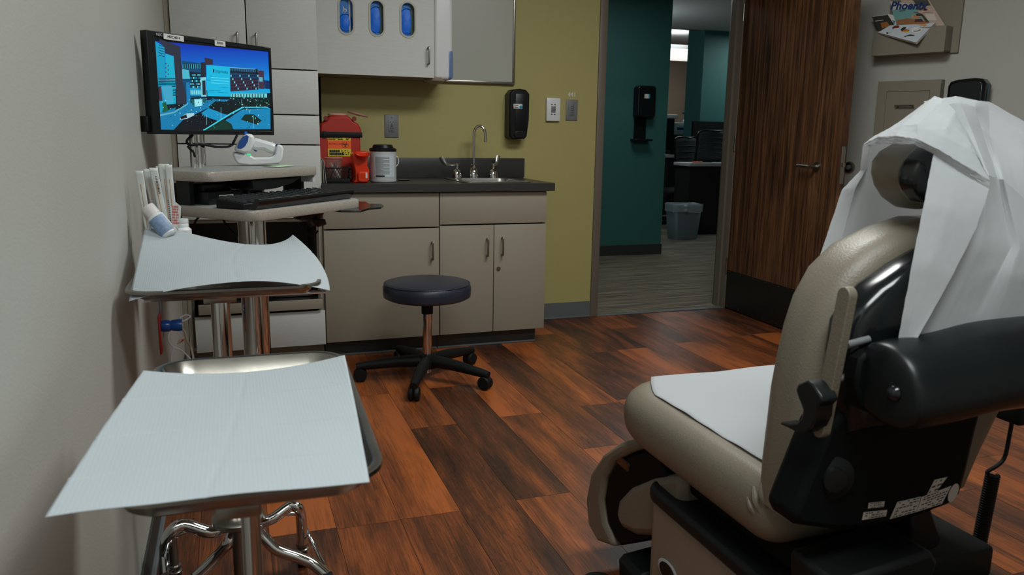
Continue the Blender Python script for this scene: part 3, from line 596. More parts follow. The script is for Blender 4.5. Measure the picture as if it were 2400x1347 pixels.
obj('socket_slots', g, M_ink, t, True); obj('plate_screws', G().cyl((cx, 4.684, b.z - .008), (cx, 4.683, b.z - .008), .003, n=8).cyl((cx, 4.684, a.z + .008), (cx, 4.683, a.z + .008), .003, n=8), M_nick, t, True)
text('442', .008, (cx, 4.6838, b.z - .018), X_, Z_, M_ink, t)
t, a, b = plate('thermostat', 'white wall thermostat with a dark display left of the grey switch', 'thermostat', 1281, 230, 1314, 283, M_wht, th=.022)
cx, cz = (a.x + b.x) / 2, (a.z + b.z) / 2; Yt = 4.668
obj('display', G().box(cx - .016, cx + .014, Yt - .001, Yt + .002, cz - .020, cz + .020, r=.0005), M_gry, t, True)
g = G()
for z in (.029, -.030):
    for dx in (-.012, .008): g.box(cx + dx - .006, cx + dx + .006, Yt - .001, Yt + .002, cz + z - .003, cz + z + .003, r=.001)
obj('buttons', g, M_ink, t, True)
t, a, b = plate('light_switch', 'grey multi button light switch plate beside the door frame', 'light switch', 1326, 234, 1355, 282, M_gry)
cx, cz = (a.x + b.x) / 2, (a.z + b.z) / 2
obj('switch_insert', G().box(cx - .015, cx + .015, 4.681, 4.685, cz - .034, cz + .034, r=.001), M_gry, t, True)
for i in range(5): obj('switch_button', G().box(cx - .011, cx + .011, 4.679, 4.682, cz - .030 + i * .0125, cz - .021 + i * .0125, r=.0008), mat('mid_grey_plastic', (92, 94, 96)), t, True)
p = at(1340.5, 222, Y=4.689)
tag(text('441', .038, (p.x, 4.6895, p.z), X_, Z_, M_lab, None, 'room_number', bold=.0008), 'white numerals stuck on the yellow wall above the switch', 'room number')
# ------------------------------------------------------------------ things on the countertop
SY = 4.36
a = at(752, 420, Y=SY); 
t = thing('sharps_container', 'red sharps container with a black strap and yellow hazard label', 'sharps container', (.57, SY + .08, CZ))
X0, X1 = at(744, 400, Y=SY).x, at(849, 400, Y=SY).x; ztop = at(800, 318, Y=SY).z; cxs = (X0 + X1) / 2
zs = at(800, 318, Y=SY).z
body = [(X0 + .008, CZ), (X1 - .004, CZ), (X1 - .006, zs), (X0 + .008, zs)]
obj('container_body', G().prism(body, (V((0, SY, 0)), X_, Z_, Y_), 0, .17), M_red, t, True, bevel=.012)
zt_ = at(800, 283, Y=SY).z; zh = at(795, 270, Y=SY + .05).z; nx0, nx1 = at(768, 280, Y=SY + .04).x, at(818, 280, Y=SY + .04).x
lid_old = [(X0 + .006, zs + .002), (X1 - .004, zs + .002), (X1 - .008, zt_ + .01), (X1 - .03, zt_ + .035), (nx1 + .012, zt_ + .038), (nx1 - .004, zh), (nx0 + .004, zh), (nx0 - .012, zt_ + .038), (X0 + .02, zt_ + .035), (X0 + .004, zt_ + .01)]
lid = xz([(751, 317), (849, 317), (846, 300), (839, 289), (829, 284), (822, 276), (815, 270), (776, 270), (769, 276), (764, 284), (753, 288), (750, 300)], SY)
ld = obj('container_lid', G().prism(lid, (V((0, SY + .003, 0)), X_, Z_, Y_), 0, .16), M_red, t, True, bevel=.010)
ncx = (nx0 + nx1) / 2; nr = (nx1 - nx0) / 2 - .006
obj('lid_collar', G().lathe([(nr, 0), (nr * 1.02, .006), (nr * .9, .010), (nr * .85, .004)], (ncx, SY + .08, zh), sy=.8), mat('pink_plastic', (206, 158, 150)), ld, True)
p = at(838, 268, Y=SY + .12); obj('lid_flap', G().lathe([(.01, 0), (.055, .003), (.058, .008), (.05, .011), (.005, .012)], (p.x, SY + .12, p.z - .006), (.22, 0, .97), sy=.9), mat('pink_plastic', (206, 158, 150)), ld, True)
g = G()
for s in (nx0 - .014, nx1 + .022): g.cyl((s, SY + .006, zt_ + .012), (s, SY - .002, zt_ + .012), .012)
obj('lid_bosses', g, mat('dark_red_plastic', (120, 24, 18)), ld, True)
z1 = at(800, 309, Y=SY).z; z0 = at(800, 322, Y=SY).z
obj('strap', G().box(X0, X1 + .004, SY - .006, SY + .176, z0, z1, r=.002).box(X0 + .035, X0 + .05, SY - .010, SY - .005, z0 - .004, z1 + .004, r=.001), M_blkm, t, True)
q0 = at(769, 366, Y=SY); q1 = at(822, 321, Y=SY - .001); lx0, lx1, lz0, lz1 = q0.x, q1.x, q0.z, q1.z; hh = lz1 - lz0
lb = obj('hazard_label', G().box(lx0, lx1, SY - .0012, SY, lz0, lz1).box(lx0, lx1, SY - .0022, SY - .0013, lz0 + hh * .4, lz1 - hh * .18, mi=1), [M_ylw, M_org], t, True, flat=True)
g = G(); lines(g, (lx0 + .045, SY - .003, lz0 + hh * .2), X_, Z_, .075, hh * .3, 2, NY, fill=.85); lines(g, (lx1 - .03, SY - .003, lz0 + hh * .2), X_, Z_, .04, hh * .3, 3, NY, seed=4, dens=.5); lines(g, ((lx0 + lx1) / 2, SY - .003, lz1 - hh * .09), X_, Z_, (lx1 - lx0) * .95, hh * .14, 2, NY, seed=2, fill=.5)
text('BIOHAZARD', .014, (lx0 + .045, SY - .003, lz0 + hh * .64), X_, Z_, M_red, lb)
bc = V((lx1 - .03, SY - .003, lz0 + hh * .6))
for k in range(3):
    q = PI / 2 + k * 2 * PI / 3; c = bc + V((math.cos(q), 0, math.sin(q))) * .0085
    g.tube([c + V((math.cos(q + u), 0, math.sin(q + u))) * .0085 for u in [.55 + (2 * PI - 1.1) * j / 12 - PI * 0 for j in range(13)]], .0011, 5)
g.tube([bc + V((math.cos(u), 0, math.sin(u))) * .0065 for u in [2 * PI * j / 14 for j in range(15)]], .0008, 5)
obj('hazard_print', g, M_ink, lb, True, flat=True)
# clear red jar in front
JY = 4.25; a = at(760, 372, Y=JY); b = at(804, 372, Y=JY); zt_ = at(785, 368, Y=JY).z; r = .5 * (b.x - a.x) * .96; jx = (a.x + b.x) / 2 - .001
t = thing('plastic_cup', 'open clear plastic cup in the wire basket before the sharps container', 'cup', (jx, JY, CZ + .012))
g = G().lathe([(r * .7, .002), (r * .82, .002), (r * .95, zt_ - CZ - .015), (r * 1.0, zt_ - CZ - .012), (r * 1.0, zt_ - CZ - .008), (r * .9, zt_ - CZ - .008), (r * .78, .006), (r * .1, .005)], (jx, JY, CZ + .004))
obj('cup_wall', g, mat('clear_plastic', (235, 225, 220), .08, trans=.85, alpha=.35), t, True); obj('cup_rim', G().lathe([(r * .97, 0), (r * 1.03, .001), (r * 1.03, .003), (r * .97, .004)], (jx, JY, zt_ - .006)), mat('pink_plastic', (206, 158, 150)), t, True)
# wire basket
BY = 4.19; a = at(765, 430, Y=BY); b = at(823, 430, Y=BY); zt_ = at(800, 394, Y=BY).z; bx0, bx1 = a.x, b.x
t = thing('wire_basket', 'black mesh desk basket full of pens in front of the sharps container', 'basket', ((bx0 + bx1) / 2, BY + .05, CZ))
g = G(); dep = .11
g.box(bx0 + .004, bx1 - .004, BY + .004, BY + dep - .004, CZ + .0005, CZ + .022, r=.003)
ring = [(bx0, BY), (bx1, BY), (bx1, BY + dep), (bx0, BY + dep), (bx0, BY)]
g.tube([(x, y, zt_) for x, y in ring], .003, 6)
def hexwire(o, U, wd, h):
    n = int(wd / .014)
    for i in range(-4, n + 4):
        for s in (1, -1):
            x = i * wd / n; P = []
            for k in range(9):
                xx = x + s * k * h / 8 * .55; 
                if 0 <= xx <= wd: P.append(o + U * xx + Z_ * (k * h / 8))
            if len(P) > 1: g.tube(P, .0014, 4, caps=False)
hexwire(V((bx0, BY, CZ + .02)), X_, bx1 - bx0, zt_ - CZ - .02); hexwire(V((bx1, BY, CZ + .02)), Y_, dep, zt_ - CZ - .02); hexwire(V((bx0, BY, CZ + .02)), Y_, dep, zt_ - CZ - .02); hexwire(V((bx0, BY + dep, CZ + .02)), X_, bx1 - bx0, zt_ - CZ - .02)
obj('basket_mesh', g, M_blkm, t, True)
for i, (x, y, lx, m, nm, lab) in enumerate(((.025, .03, .02, M_blkg, 'pen', 'black pen leaning in the mesh basket'), (.075, .05, -.03, M_wht, 'marker', 'white marker leaning right in the mesh basket'), (.055, .075, .012, M_nick, 'penlight', 'silver penlight leaning in the mesh basket'))):
    p = V((bx0 + x, BY + y, CZ + .024)); q = p + V((lx * 1.6, .01, .085)); tag(obj(nm, G().tube([p, p.lerp(q, .9), q], [.0055, .0055, .002], 10), m), lab, 'pen')
for i in range(4):
    x = bx0 - .006 - i * .0085 + .0; z = [.115, .125, .118, .13][i]
    g = G().box(x - .0012, x + .0012, BY - .01, BY + .07, CZ + .001, CZ + z, rot=Matrix.Rotation(.05 * (i - 1.5), 3, 'Y'))
    tag(obj('brochure', g, mat('pale_card2', (176, 174, 168), .6), flat=True), ['pale brochure touching the left side of the mesh basket', 'second pale brochure counted leftward from the mesh basket', 'third pale brochure counted leftward from the mesh basket', 'outermost pale brochure beside the tall cabinet edge'][i], 'brochure', 'brochures standing left of the mesh basket')
# orange holder
OY = 4.20; P = [(828, 428), (862, 428), (866, 420), (866, 398), (861, 388), (862, 372), (867, 362), (863, 355), (834, 355), (825, 362), (827, 374), (830, 390), (833, 402), (834, 420)]
t = thing('orange_holder', 'translucent orange plastic holder between the basket and the wipes canister', 'holder', (at(848, 428, Y=OY).x, OY + .04, CZ))
pp = xz(P, OY); zz = min(q[1] for q in pp); pp = [(a_, b_ - zz + CZ + .001) for a_, b_ in pp]
obj('holder_body', G().prism(pp, (V((0, OY, 0)), X_, Z_, Y_), 0, .085), M_redc, t, True, bevel=.006)
cx = at(850, 400, Y=OY).x; hz = at(850, 403, Y=OY).z
obj('lower_cup', G().pad(rr(cx - .027, cx + .030, CZ + .004, hz + .004, .014), (V((0, OY - .016, 0)), X_, Z_, Y_), 0, .02, .008), M_redc, t, True)
obj('upper_scoop', G().lathe([(.006, 0), (.028, .012), (.036, .032), (.038, .034), (.030, .03), (.005, .012)], (cx - .002, OY - .006, at(850, 374, Y=OY).z), (0, -.35, .94)), M_redc, t, True)
obj('holder_sticker', G().box(cx + .012, cx + .022, OY - .0172, OY - .0158, CZ + .025, CZ + .052), M_lab, t, True)
# wipes canister
CYY = 4.26; a = at(867, 400, Y=CYY); b = at(929, 400, Y=CYY); r = (b.x - a.x) / 2 * .985; cx = (a.x + b.x) / 2; zl = at(898, 352, Y=CYY - .05).z; zt_ = at(898, 336, Y=CYY).z; h = zl - CZ
t = thing('wipes_canister', 'white wipes canister with a black lid on the countertop', 'canister', (cx, CYY, CZ))
obj('canister_body', G().lathe([(r * .93, .001), (r, .006), (r, h - .012), (r * .97, h - .003), (r * .9, h)], (cx, CYY, CZ), n=48), M_lgry, t, True)
obj('canister_lid', G().lathe([(r * 1.02, 0), (r * 1.03, .002), (r * 1.03, .012), (r * .98, .016), (r * .82, .018), (r * .72, zt_ - zl - .002), (r * .66, zt_ - zl)], (cx, CYY, CZ + h - .006), n=48), M_blk, t, True)
g = G().grid(lambda u, v: V((cx - math.cos(PI * .22 + u * PI * .52) * (r + .0008), CYY - math.sin(PI * .22 + u * PI * .52) * (r + .0008), CZ + .03 + v * (h * .68))), 16, 2)
lb = obj('canister_label', g, M_gwht, t, True)
g = G()
rd = random.Random(5)
for i in range(24):
    z = CZ + .042 + (h * .68 - .02) * i / 24; u0 = PI * .25; e = PI * (.60 if i % 5 else .45)
    g.grid(lambda u, v: V((cx - math.cos(u0 + u * (e - u0)) * (r + .0016), CYY - math.sin(u0 + u * (e - u0)) * (r + .0016), z + v * .0017)), 10, 1)
g.grid(lambda u, v: V((cx - math.cos(PI * (.26 + .22 * u)) * (r + .0018), CYY - math.sin(PI * (.26 + .22 * u)) * (r + .0018), CZ + .031 + v * .008)), 8, 1, mi=1)
obj('label_print', g, [mat('grey_ink', (120, 124, 128)), M_ink], lb, True, flat=True)
obj('canister_tag', G().tube([(cx + r * .9, CYY - .02, CZ + h * .82), (cx + r + .006, CYY - .02, CZ + h * .78), (cx + r + .010, CYY - .02, CZ + h * .62), (cx + r * .97, CYY - .02, CZ + h * .5)], .0022, 8, smooth=5), M_wht, t, True)
p = at(940, 421, Z=CZ)
tag(obj('metal_dish', G().lathe([(.02, 0), (.034, .002), (.04, .006), (.036, .005), (.01, .002)], (p.x, 4.40, CZ + .0005)), M_nick), 'shallow metal grommet dish on the countertop right of the canister', 'dish')
# ================================================================== STOOL
hub = V((.862, 3.649, 0)); sxp = at(988, 780, Y=3.645).x; seat = at(989, 661, Y=3.645)
t = thing('rolling_stool', 'round navy vinyl rolling stool with black five star base', 'stool', (hub.x, hub.y, 0))
sz = seat.z + .0
r = .212
obj('seat', G().lathe([(.02, -.078), (r * .90, -.078), (r * .985, -.068), (r, -.04), (r * .995, -.022), (r * .96, -.006), (r * .93, -.001), (r * .90, .001), (r * .5, .008), (.01, .010)], (hub.x - .0, hub.y, sz), n=64), M_navy, t, True)
obj('seat_piping', G().tube([(hub.x + r * .965 * math.cos(q), hub.y + r * .965 * math.sin(q), sz - .006) for q in [2 * PI * i / 64 for i in range(65)]], .0028, 6, caps=False), M_navy, t, True)
obj('seat_collar', G().cyl((hub.x, hub.y, sz - .09), (hub.x, hub.y, sz - .078), .03).cyl((hub.x, hub.y, sz - .155), (hub.x, hub.y, sz - .09), .028), M_blkm, t, True)
cl = obj('gas_column', G().cyl((hub.x, hub.y, .11), (hub.x, hub.y, sz - .15), .0225, n=28).cyl((hub.x, hub.y, sz - .19), (hub.x, hub.y, sz - .15), .0245, n=28).cyl((hub.x, hub.y, .035), (hub.x, hub.y, .11), .02, n=28), M_chr, t, True)
obj('star_hub', G().lathe([(.045, .06), (.048, .09), (.04, .125), (.028, .13)], (hub.x, hub.y, 0)), M_blkm, t, True)
for a_ in (170, 246, 313, 34, 103):
    q = math.radians(a_); d = V((math.cos(q), math.sin(q), 0)); e = hub + d * .325
    l = obj('leg', G().tube([hub + d * .03 + Z_ * .095, hub + d * .16 + Z_ * .092, hub + d * .30 + Z_ * .078, e + d * .018 + Z_ * .072], [.030, .027, .021, .018], 12, flat=1).cyl(e + Z_ * .055, e + Z_ * .085, .013), M_blkm, t, True)
    s = d.cross(Z_); off = V((-d.y, d.x, 0)) * .012
    g = G()
    for k in (-1, 1): g.lathe([(.008, 0), (.027, .001), (.032, .005), (.0325, .016), (.029, .022), (.01, .023)], e + s * (.002 if k > 0 else -.002) + Z_ * .0328, s * k, n=24)
    obj('caster', g, M_blkm, l, True)
# ================================================================== WORKSTATION CART
RC = math.radians(49.4)
t = thing('workstation_cart', 'rolling computer cart with two speckled shelves on a thick chrome column', 'cart', (.05, 2.85, 0), RC)
IC = inv(t); L = lambda px, py, z: IC @ at(px, py, Z=z)
TZ, KZ = 1.06, .955
def shelf(name, poly, z, th, parent, r):
    s = obj(name, G().prism(poly, FXY, z - th + .002, z), M_desk, parent, bevel=.004)
    e = G(); n = len(poly); c = V((sum(p[0] for p in poly) / n, sum(p[1] for p in poly) / n))
    out = [V(p) + (V(p) - c).normalized() * .003 for p in poly]
    rings = [(poly, z - th), (out, z - th + .004), (out, z - .005), (poly, z - .0008)]
    e.add([(p[0], p[1], zz) for pl, zz in rings for p in pl], [(k * n + i, k * n + (i + 1) % n, (k + 1) * n + (i + 1) % n, (k + 1) * n + i) for k in range(3) for i in range(n)])
    obj('shelf_edge', e, M_edge, s); return s
def rpoly(P, r, n=5):
    o = []
    for i, p in enumerate(P):
        p = V(p); a = (V(P[i - 1]) - p); b = (V(P[(i + 1) % len(P)]) - p); r_ = r[i] if isinstance(r, list) else r
        r_ = min(r_, a.length * .45, b.length * .45); A = p + a.normalized() * r_; B = p + b.normalized() * r_
        for k in range(n + 1): u = k / n; o.append(tuple(A * (1 - u) ** 2 + p * 2 * u * (1 - u) + B * u * u))
    return o
shelf('top_shelf', rpoly([(-.305, -.112), (.252, -.112), (.252, .20), (-.10, .20), (-.305, .10)], .03), TZ, .03, t, 0)
shelf('keyboard_shelf', rpoly([(-.345, -.295), (.222, -.315), (.235, .04), (-.30, .04)], [.05, .05, .02, .02]), KZ, .032, t, 0)
obj('column', G().cyl((.012, 0, .1), (.012, 0, TZ - .03), .0465, n=40), M_chr, t)
obj('shelf_bracket', G().box(-.08, .08, -.10, .10, KZ - .06, KZ - .034, r=.004), M_blk, t)
g = G().cyl((0, 0, .07), (0, 0, .12), .07)
obj('base_hub', g, M_nick, t)
for i in range(5):
    q = math.radians(18 + 72 * i); d = V((math.cos(q), math.sin(q), 0)); l = obj('base_leg', G().tube([d * .05 + Z_ * .1, d * .24 + Z_ * .085], [.025, .018], 10), M_nick, t); obj('caster', G().cyl(d * .235 + V((-.012, 0, .035)), d * .235 + V((.012, 0, .035)), .0345), M_blkm, l)
# monitor pole: two chrome tubes
pp = L(463, 391, TZ); 
g = G()
for dx, r in ((-.019, .013), (.016, .021)): g.cyl((pp.x + dx * 1.0, pp.y + dx * .3, TZ), (pp.x + dx, pp.y + dx * .3, TZ + .34), r, n=24)
obj('monitor_pole', g, M_chr, t)
# mouse tray
mp = [(775, 476), (800, 471), (858, 472), (866, 477), (895, 477), (899, 481), (893, 485), (866, 487), (846, 493), (800, 493), (778, 490)]
g = G(); P3 = [at(a, b, Z=.925) for a, b in mp]; g.prism([(p.x, p.y) for p in P3], FXY, .918, .925)
obj('mouse_tray', g, M_blkg, t, True, bevel=.002)
# height knob and lever below
k0 = at(722, 508, Y=2.82); g = G().lathe([(.02, 0), (.048, .01), (.055, .03), (.05, .04)], (k0.x, k0.y, KZ - .032 - .045))
obj('adjust_knob', g, M_blk, t, True)
k1 = at(742, 522, Y=2.78); obj('adjust_lever', G().tube([k0 - Z_ * .02, k0.lerp(k1, .5) - Z_ * .008, k1, k1 + V((.03, -.01, .004))], [.02, .016, .02, .012], 10, smooth=3, flat=.4), M_blk, t, True)
for P, z in (([(520, 500), (526, 520), (548, 545), (560, 552)], 0), ([(575, 505), (590, 520), (604, 528)], 0), ([(480, 500), (460, 515), (450, 545), (446, 560)], 0), ([(700, 520), (715, 545), (735, 550), (745, 540)], 0)):
    obj('cable', G().tube([at(a, b, Y=2.9) for a, b in P], .0035, 8, smooth=4), M_blkm, t, True)
# side support of the top shelf, seen right
obj('shelf_support', G().box(.232, .248, -.05, .03, KZ, TZ - .03), M_blk, t)
obj('support_block', G().box(.232, .25, -.10, -.05, TZ - .055, TZ - .031), M_lgry, t)
obj('shelf_support', G().box(-.29, -.27, -.02, .03, KZ, TZ - .03), M_blk, t)
obj('under_shelf_tray', G().prism([(-.10, TZ - .031), (-.10, TZ - .062), (-.07, TZ - .068), (.02, TZ - .066), (.11, TZ - .052), (.16, TZ - .034), (.16, TZ - .031)], FXZ, -.105, .10), M_blkm, t, bevel=.003)
# black boxes between the shelves
b = thing('mini_computer', 'black mini computer with a barcode sticker between the cart shelves', 'computer', at(490, 481, Z=KZ), RC)
c0 = IC @ at(490, 480, Z=KZ)
g = G().box(0, .15, 0, .17, .0005, .040, r=.003).box(.004, .13, .02, .16, .041, .062, r=.003)
obj('casing', g, M_blk, b); obj('barcode_sticker', G().box(.045, .11, -.0012, -.0003, .014, .028), M_lab, b)
g = G(); rd = random.Random(2)
x = .06
while x < .1: w_ = rd.choice((.0008, .0014, .002)); g.box(x, x + w_, -.0018, -.0013, .017, .025); x += w_ + .0012
for i in range(5): g.box(.012 + i * .006, .016 + i * .006, -.001, 0, .014, .018)
obj('barcode_print', g, M_ink, b)
# ---- keyboard
kb = thing('keyboard', 'black computer keyboard with glossy wrist rest on the lower cart shelf', 'keyboard', tuple(t.matrix_world @ V((0, 0, 0)))[:2] + (0,), RC)
kb.location = (.05, 2.85, KZ); kx0, kx1, ky0, ky1 = -.325, .20, -.312, -.150
obj('keyboard_body', G().prism([(ky0 + .06, .001), (ky0 + .06, .018), (ky1, .030), (ky1, .001)], (V((0, 0, 0)), Y_, Z_, X_), kx0, kx1), M_blkm, kb, bevel=.003)
obj('wrist_rest', G().tube([(kx0 + .01, ky0 + .033, .010), (kx1 - .01, ky0 + .033, .010)], .030, 16, flat=.33), M_blkg, kb)
kw = (kx1 - kx0 - .03) / 19
for r_ in range(6):
    for i in range(15 if r_ else 14):
        x = kx0 + .015 + i * kw * 1.27; y = ky0 + .072 + r_ * .0155; z = .0185 + (y - ky0 - .06) * .11
        g = None
        if r_ == 0 and i == 0:
            km = G().add([(-.0085, -.007, 0), (.0085, -.007, 0), (.0085, .007, 0), (-.0085, .007, 0), (-.0066, -.0048, .0075), (.0066, -.0048, .0075), (.0066, .0055, .0082), (-.0066, .0055, .0082)], [(0, 1, 5, 4), (1, 2, 6, 5), (2, 3, 7, 6), (3, 0, 4, 7), (4, 5, 6, 7)])
            k0_ = obj('key', km, mat('key_plastic', (40, 46, 48), .22), kb, flat=True); k0_.location = (x, y, z)
        else:
            k = k0_.copy(); COL.objects.link(k); k.parent = kb; k.location = (x, y, z)
            if r_ == 0 and 4 <= i <= 8:
                pass
# ---- scanner and note on the top shelf
SYY = 3.0; fr_s = (V((0, SYY, 0)), X_, Z_, Y_)
sc_ = thing('barcode_scanner', 'white and blue handheld barcode scanner lying in its cradle', 'scanner', (at(600, 388, Y=SYY).x, SYY + .03, TZ))
def pz(pts, Y, dz=0): return [(a, b + dz) for a, b in xz(pts, Y)]
cr = [(558, 386), (587, 390), (655, 386), (662, 374), (665, 350), (660, 341), (649, 341), (645, 362), (640, 368), (632, 370), (596, 371), (588, 366), (575, 361), (545, 358), (546, 366), (551, 378)]
zz = min(b for a, b in xz(cr, SYY)); dz = TZ + .001 - zz
obj('cradle', G().prism(pz(cr, SYY, dz), fr_s, .0, .055), M_wht, sc_, True, bevel=.006)
hd_ = [(548, 356), (574, 363), (586, 360), (597, 335), (596, 322), (590, 316), (580, 315), (570, 320), (560, 332), (552, 345)]
obj('scanner_head', G().prism(pz(hd_, SYY, dz), fr_s, -.006, .06), M_wht, sc_, True, bevel=.010)
hn_ = [(586, 350), (592, 327), (600, 325), (640, 336), (653, 343), (650, 356), (642, 367), (634, 362), (618, 354), (600, 354)]
obj('grip', G().prism(pz(hn_, SYY, dz), fr_s, .010, .045), M_wht, sc_, True, bevel=.011)
obj('blue_window', G().prism(pz([(556, 346), (561, 333), (569, 322), (578, 318), (583, 321), (581, 333), (575, 344), (566, 350), (558, 350)], SYY, dz), fr_s, -.0085, -.0055), M_blue, sc_, True, bevel=.001)
obj('grip_end', G().prism(pz([(646, 341), (655, 342), (658, 350), (652, 360), (650, 350)], SYY, dz), fr_s, .008, .05), M_blue, sc_, True, bevel=.002)
obj('trigger', G().prism(pz([(592, 350), (600, 352), (604, 357), (598, 357)], SYY, dz), fr_s, .02, .035), M_blue, sc_, True)
obj('status_light', G().box(*(lambda p, q: (p.x, q.x))(at(579, 365, Y=SYY), at(588, 362, Y=SYY)), SYY - .001, SYY + .003, at(579, 366, Y=SYY).z + dz, at(579, 362, Y=SYY).z + dz), mat('green_led', (60, 210, 140), emit=.6), sc_, True)
obj('scan_slot', G().prism(pz([(549, 357.5), (573, 362.5), (573, 364), (549, 359)], SYY, dz), fr_s, -.0075, -.005), M_ink, sc_, True)
nn = [at(a, b, Z=TZ) for a, b in ((617, 391.5), (652, 393), (690, 390.5), (655, 388.8))]
tag(obj('sticky_note', G().add([p + Z_ * (.002 + .003 * (i > 1)) for i, p in enumerate(nn)], [(0, 1, 2, 3)]), mat('pale_green_paper', (178, 206, 168), .6), solid=.001), 'pale green paper slip lying beside the scanner cradle', 'paper slip')
# ---- monitor
mp0 = at(360, 321, Y=2.745); mq0 = at(643, 311, Y=3.11)
mu = V((mq0.x - mp0.x, mq0.y - mp0.y, 0)); MWd = mu.length; mu.normalize(); mn_ = mu.cross(Z_)   # towards viewer
zb = (mp0.z + mq0.z) / 2; ztp = (at(349, 77, Y=2.745).z + at(640, 106, Y=3.11).z) / 2
print('monitor', MWd, zb, ztp, mp0.z, mq0.z, at(349, 77, Y=2.745).z, at(640, 106, Y=3.11).z)
M0 = V((mp0.x, mp0.y, zb)); MH = ztp - zb
fm = (M0, mu, Z_, mn_)
def onp(px, py, p0, n):
    r = F_ + R_ * ((px - 1200) / 1850) + D_ * ((py - 673.5) / 1850); c = V((0, 0, H)); return c + r * ((V(p0) - c).dot(n) / r.dot(n))
mo = thing('computer_monitor', 'black flat monitor on the chrome pole showing a hospital building at dusk', 'monitor', (M0 + mu * MWd / 2), 0)
def uv(px, py): p = onp(px, py, M0, mn_) - M0; return (p.dot(mu), p.z)
sTL, sTR, sBR, sBL = uv(365.4, 89.5), uv(632.8, 117), uv(634.9, 302), uv(377, 310)
su0, su1, sv0, sv1 = (sTL[0] + sBL[0]) / 2, (sTR[0] + sBR[0]) / 2, (sBL[1] + sBR[1]) / 2, (sTL[1] + sTR[1]) / 2
g = G().prism([(0, 0), (MWd, 0), (MWd, MH), (0, MH)], fm, -.03, .0, holes=[[(su0, sv0), (su1, sv0), (su1, sv1), (su0, sv1)]])
obj('bezel', g, M_blk, mo, True, bevel=.0015)
g = G().prism([(.03, .02), (MWd - .03, .02), (MWd - .03, MH - .02), (.03, MH - .02)], fm, -.055, -.03).prism([(-.012, .006), (.01, .006), (.01, .055), (-.012, .055)], fm, -.05, -.012)
g.prism([(MWd * .42, .06), (MWd * .62, .06), (MWd * .62, .22), (MWd * .42, .22)], fm, -.09, -.05)
obj('rear_housing', g, M_blkm, mo, True, bevel=.004)
pc_ = IC.inverted() @ V((pp.x + .016, pp.y, 0)); bk = M0 + mu * MWd * .5 - mn_ * .07 + Z_ * .14
obj('mount_arm', G().tube([bk, V((pc_.x, pc_.y, bk.z)).lerp(bk, .5), V((pc_.x, pc_.y, bk.z))], .018, 12), M_blkm, mo, True)
scr = obj('screen_panel', G().prism([(su0 - .004, sv0 - .004), (su1 + .004, sv0 - .004), (su1 + .004, sv1 + .004), (su0 - .004, sv1 + .004)], fm, -.008, -.004), M_blkg, mo, True)
# picture on the screen (flat, emissive)
EM = .95
def em(c, k=1):
    n = 'screen_%d_%d_%d' % c
    if n in MC: return MC[n]
    m = bpy.data.materials.new(n); m.use_nodes = True; nt = m.node_tree; b = nt.nodes['Principled BSDF']; b.inputs['Base Color'].default_value = (.004, .004, .005, 1); b.inputs['Roughness'].default_value = .3
    b.inputs['Emission Color'].default_value = srgb(*c); b.inputs['Emission Strength'].default_value = EM; MC[n] = m; return m
pal = []; G_ = G(); lay = [0]
def S(cx, cy):   # picture position -> plane u, v, kept inside the panel
    u, v = uv(340 + cx / 4.809, 60 + cy / 4.811); return (min(max(u, su0), su1), min(max(v, sv0), sv1))
def P_(c, *pts):
    if c not in pal: pal.append(c)
    lay[0] += 1; z = -.0035 + lay[0] * .000006
    q = [S(*p) for p in pts]; G_.add([M0 + mu * a + Z_ * b + mn_ * z for a, b in q], [tuple(range(len(q)))], pal.index(c))
def Rr(c, x0, y0, x1, y1, sl=0): P_(c, (x0, y0), (x1, y0 + sl * (x1 - x0)), (x1, y1 + sl * (x1 - x0)), (x0, y1))
for i in range(26):   # sky bands
    y0 = 110 + i * 22; c = tuple(int(a + (b - a) * i / 25) for a, b in zip((2, 48, 170), (6, 150, 220)))
    P_(c, (110, y0 + 60), (1425, y0 + 90 - i * 4), (1425, y0 + 210), (110, y0 + 190))
P_((6, 26, 40), (110, 700), (1425, 760), (1425, 1180), (110, 1215))
P_((10, 150, 188), (110, 170), (230, 240), (240, 1000), (120, 1020))
P_((40, 44, 60), (170, 150), (405, 235), (415, 430), (468, 640), (470, 900), (370, 900), (330, 340), (235, 310), (225, 240), (170, 180))
P_((12, 168, 198), (235, 315), (330, 345), (348, 580), (355, 880), (250, 890), (240, 600))
for i in range(5): Rr((6, 42, 70), 160, 215 + i * 28, 228, 222 + i * 28, .3)
for i in range(6): Rr((4, 30, 52), 158, 588 + i * 18, 352, 597 + i * 18, .02)
for i in range(8): Rr((70, 60, 110), 236 + (i % 2) * 26, 420 + i * 24, 250 + (i % 2) * 26, 436 + i * 24)
P_((60, 160, 196), (190, 680), (310, 672), (325, 870), (240, 880)); P_((60, 44, 60), (150, 690), (190, 690), (205, 850), (165, 850))
for i in range(5): Rr((4, 30, 52), 320, 712 + i * 18, 356, 720 + i * 18, .05)
P_((8, 70, 110), (420, 395), (690, 430), (700, 800), (480, 820), (430, 620)); P_((10, 40, 60), (430, 430), (640, 440), (640, 480), (440, 480))
for i in range(9): Rr((60, 190, 214), 432 + i * 24, 435, 438 + i * 24, 482)
P_((70, 178, 200), (425, 490), (500, 500), (515, 600), (430, 600)); P_((10, 28, 40), (510, 520), (640, 530), (640, 700), (520, 700))
for i in range(8):
    for j in range(5):
        if (i * 3 + j * 5) % 4: Rr((30, 140, 170) if (i + j) % 3 else (120, 210, 220), 520 + i * 15, 545 + j * 34, 530 + i * 15, 566 + j * 34)
P_((50, 40, 50), (676, 358), (770, 380), (775, 440), (690, 440)); P_((30, 36, 50), (635, 415), (690, 410), (695, 600), (640, 600))
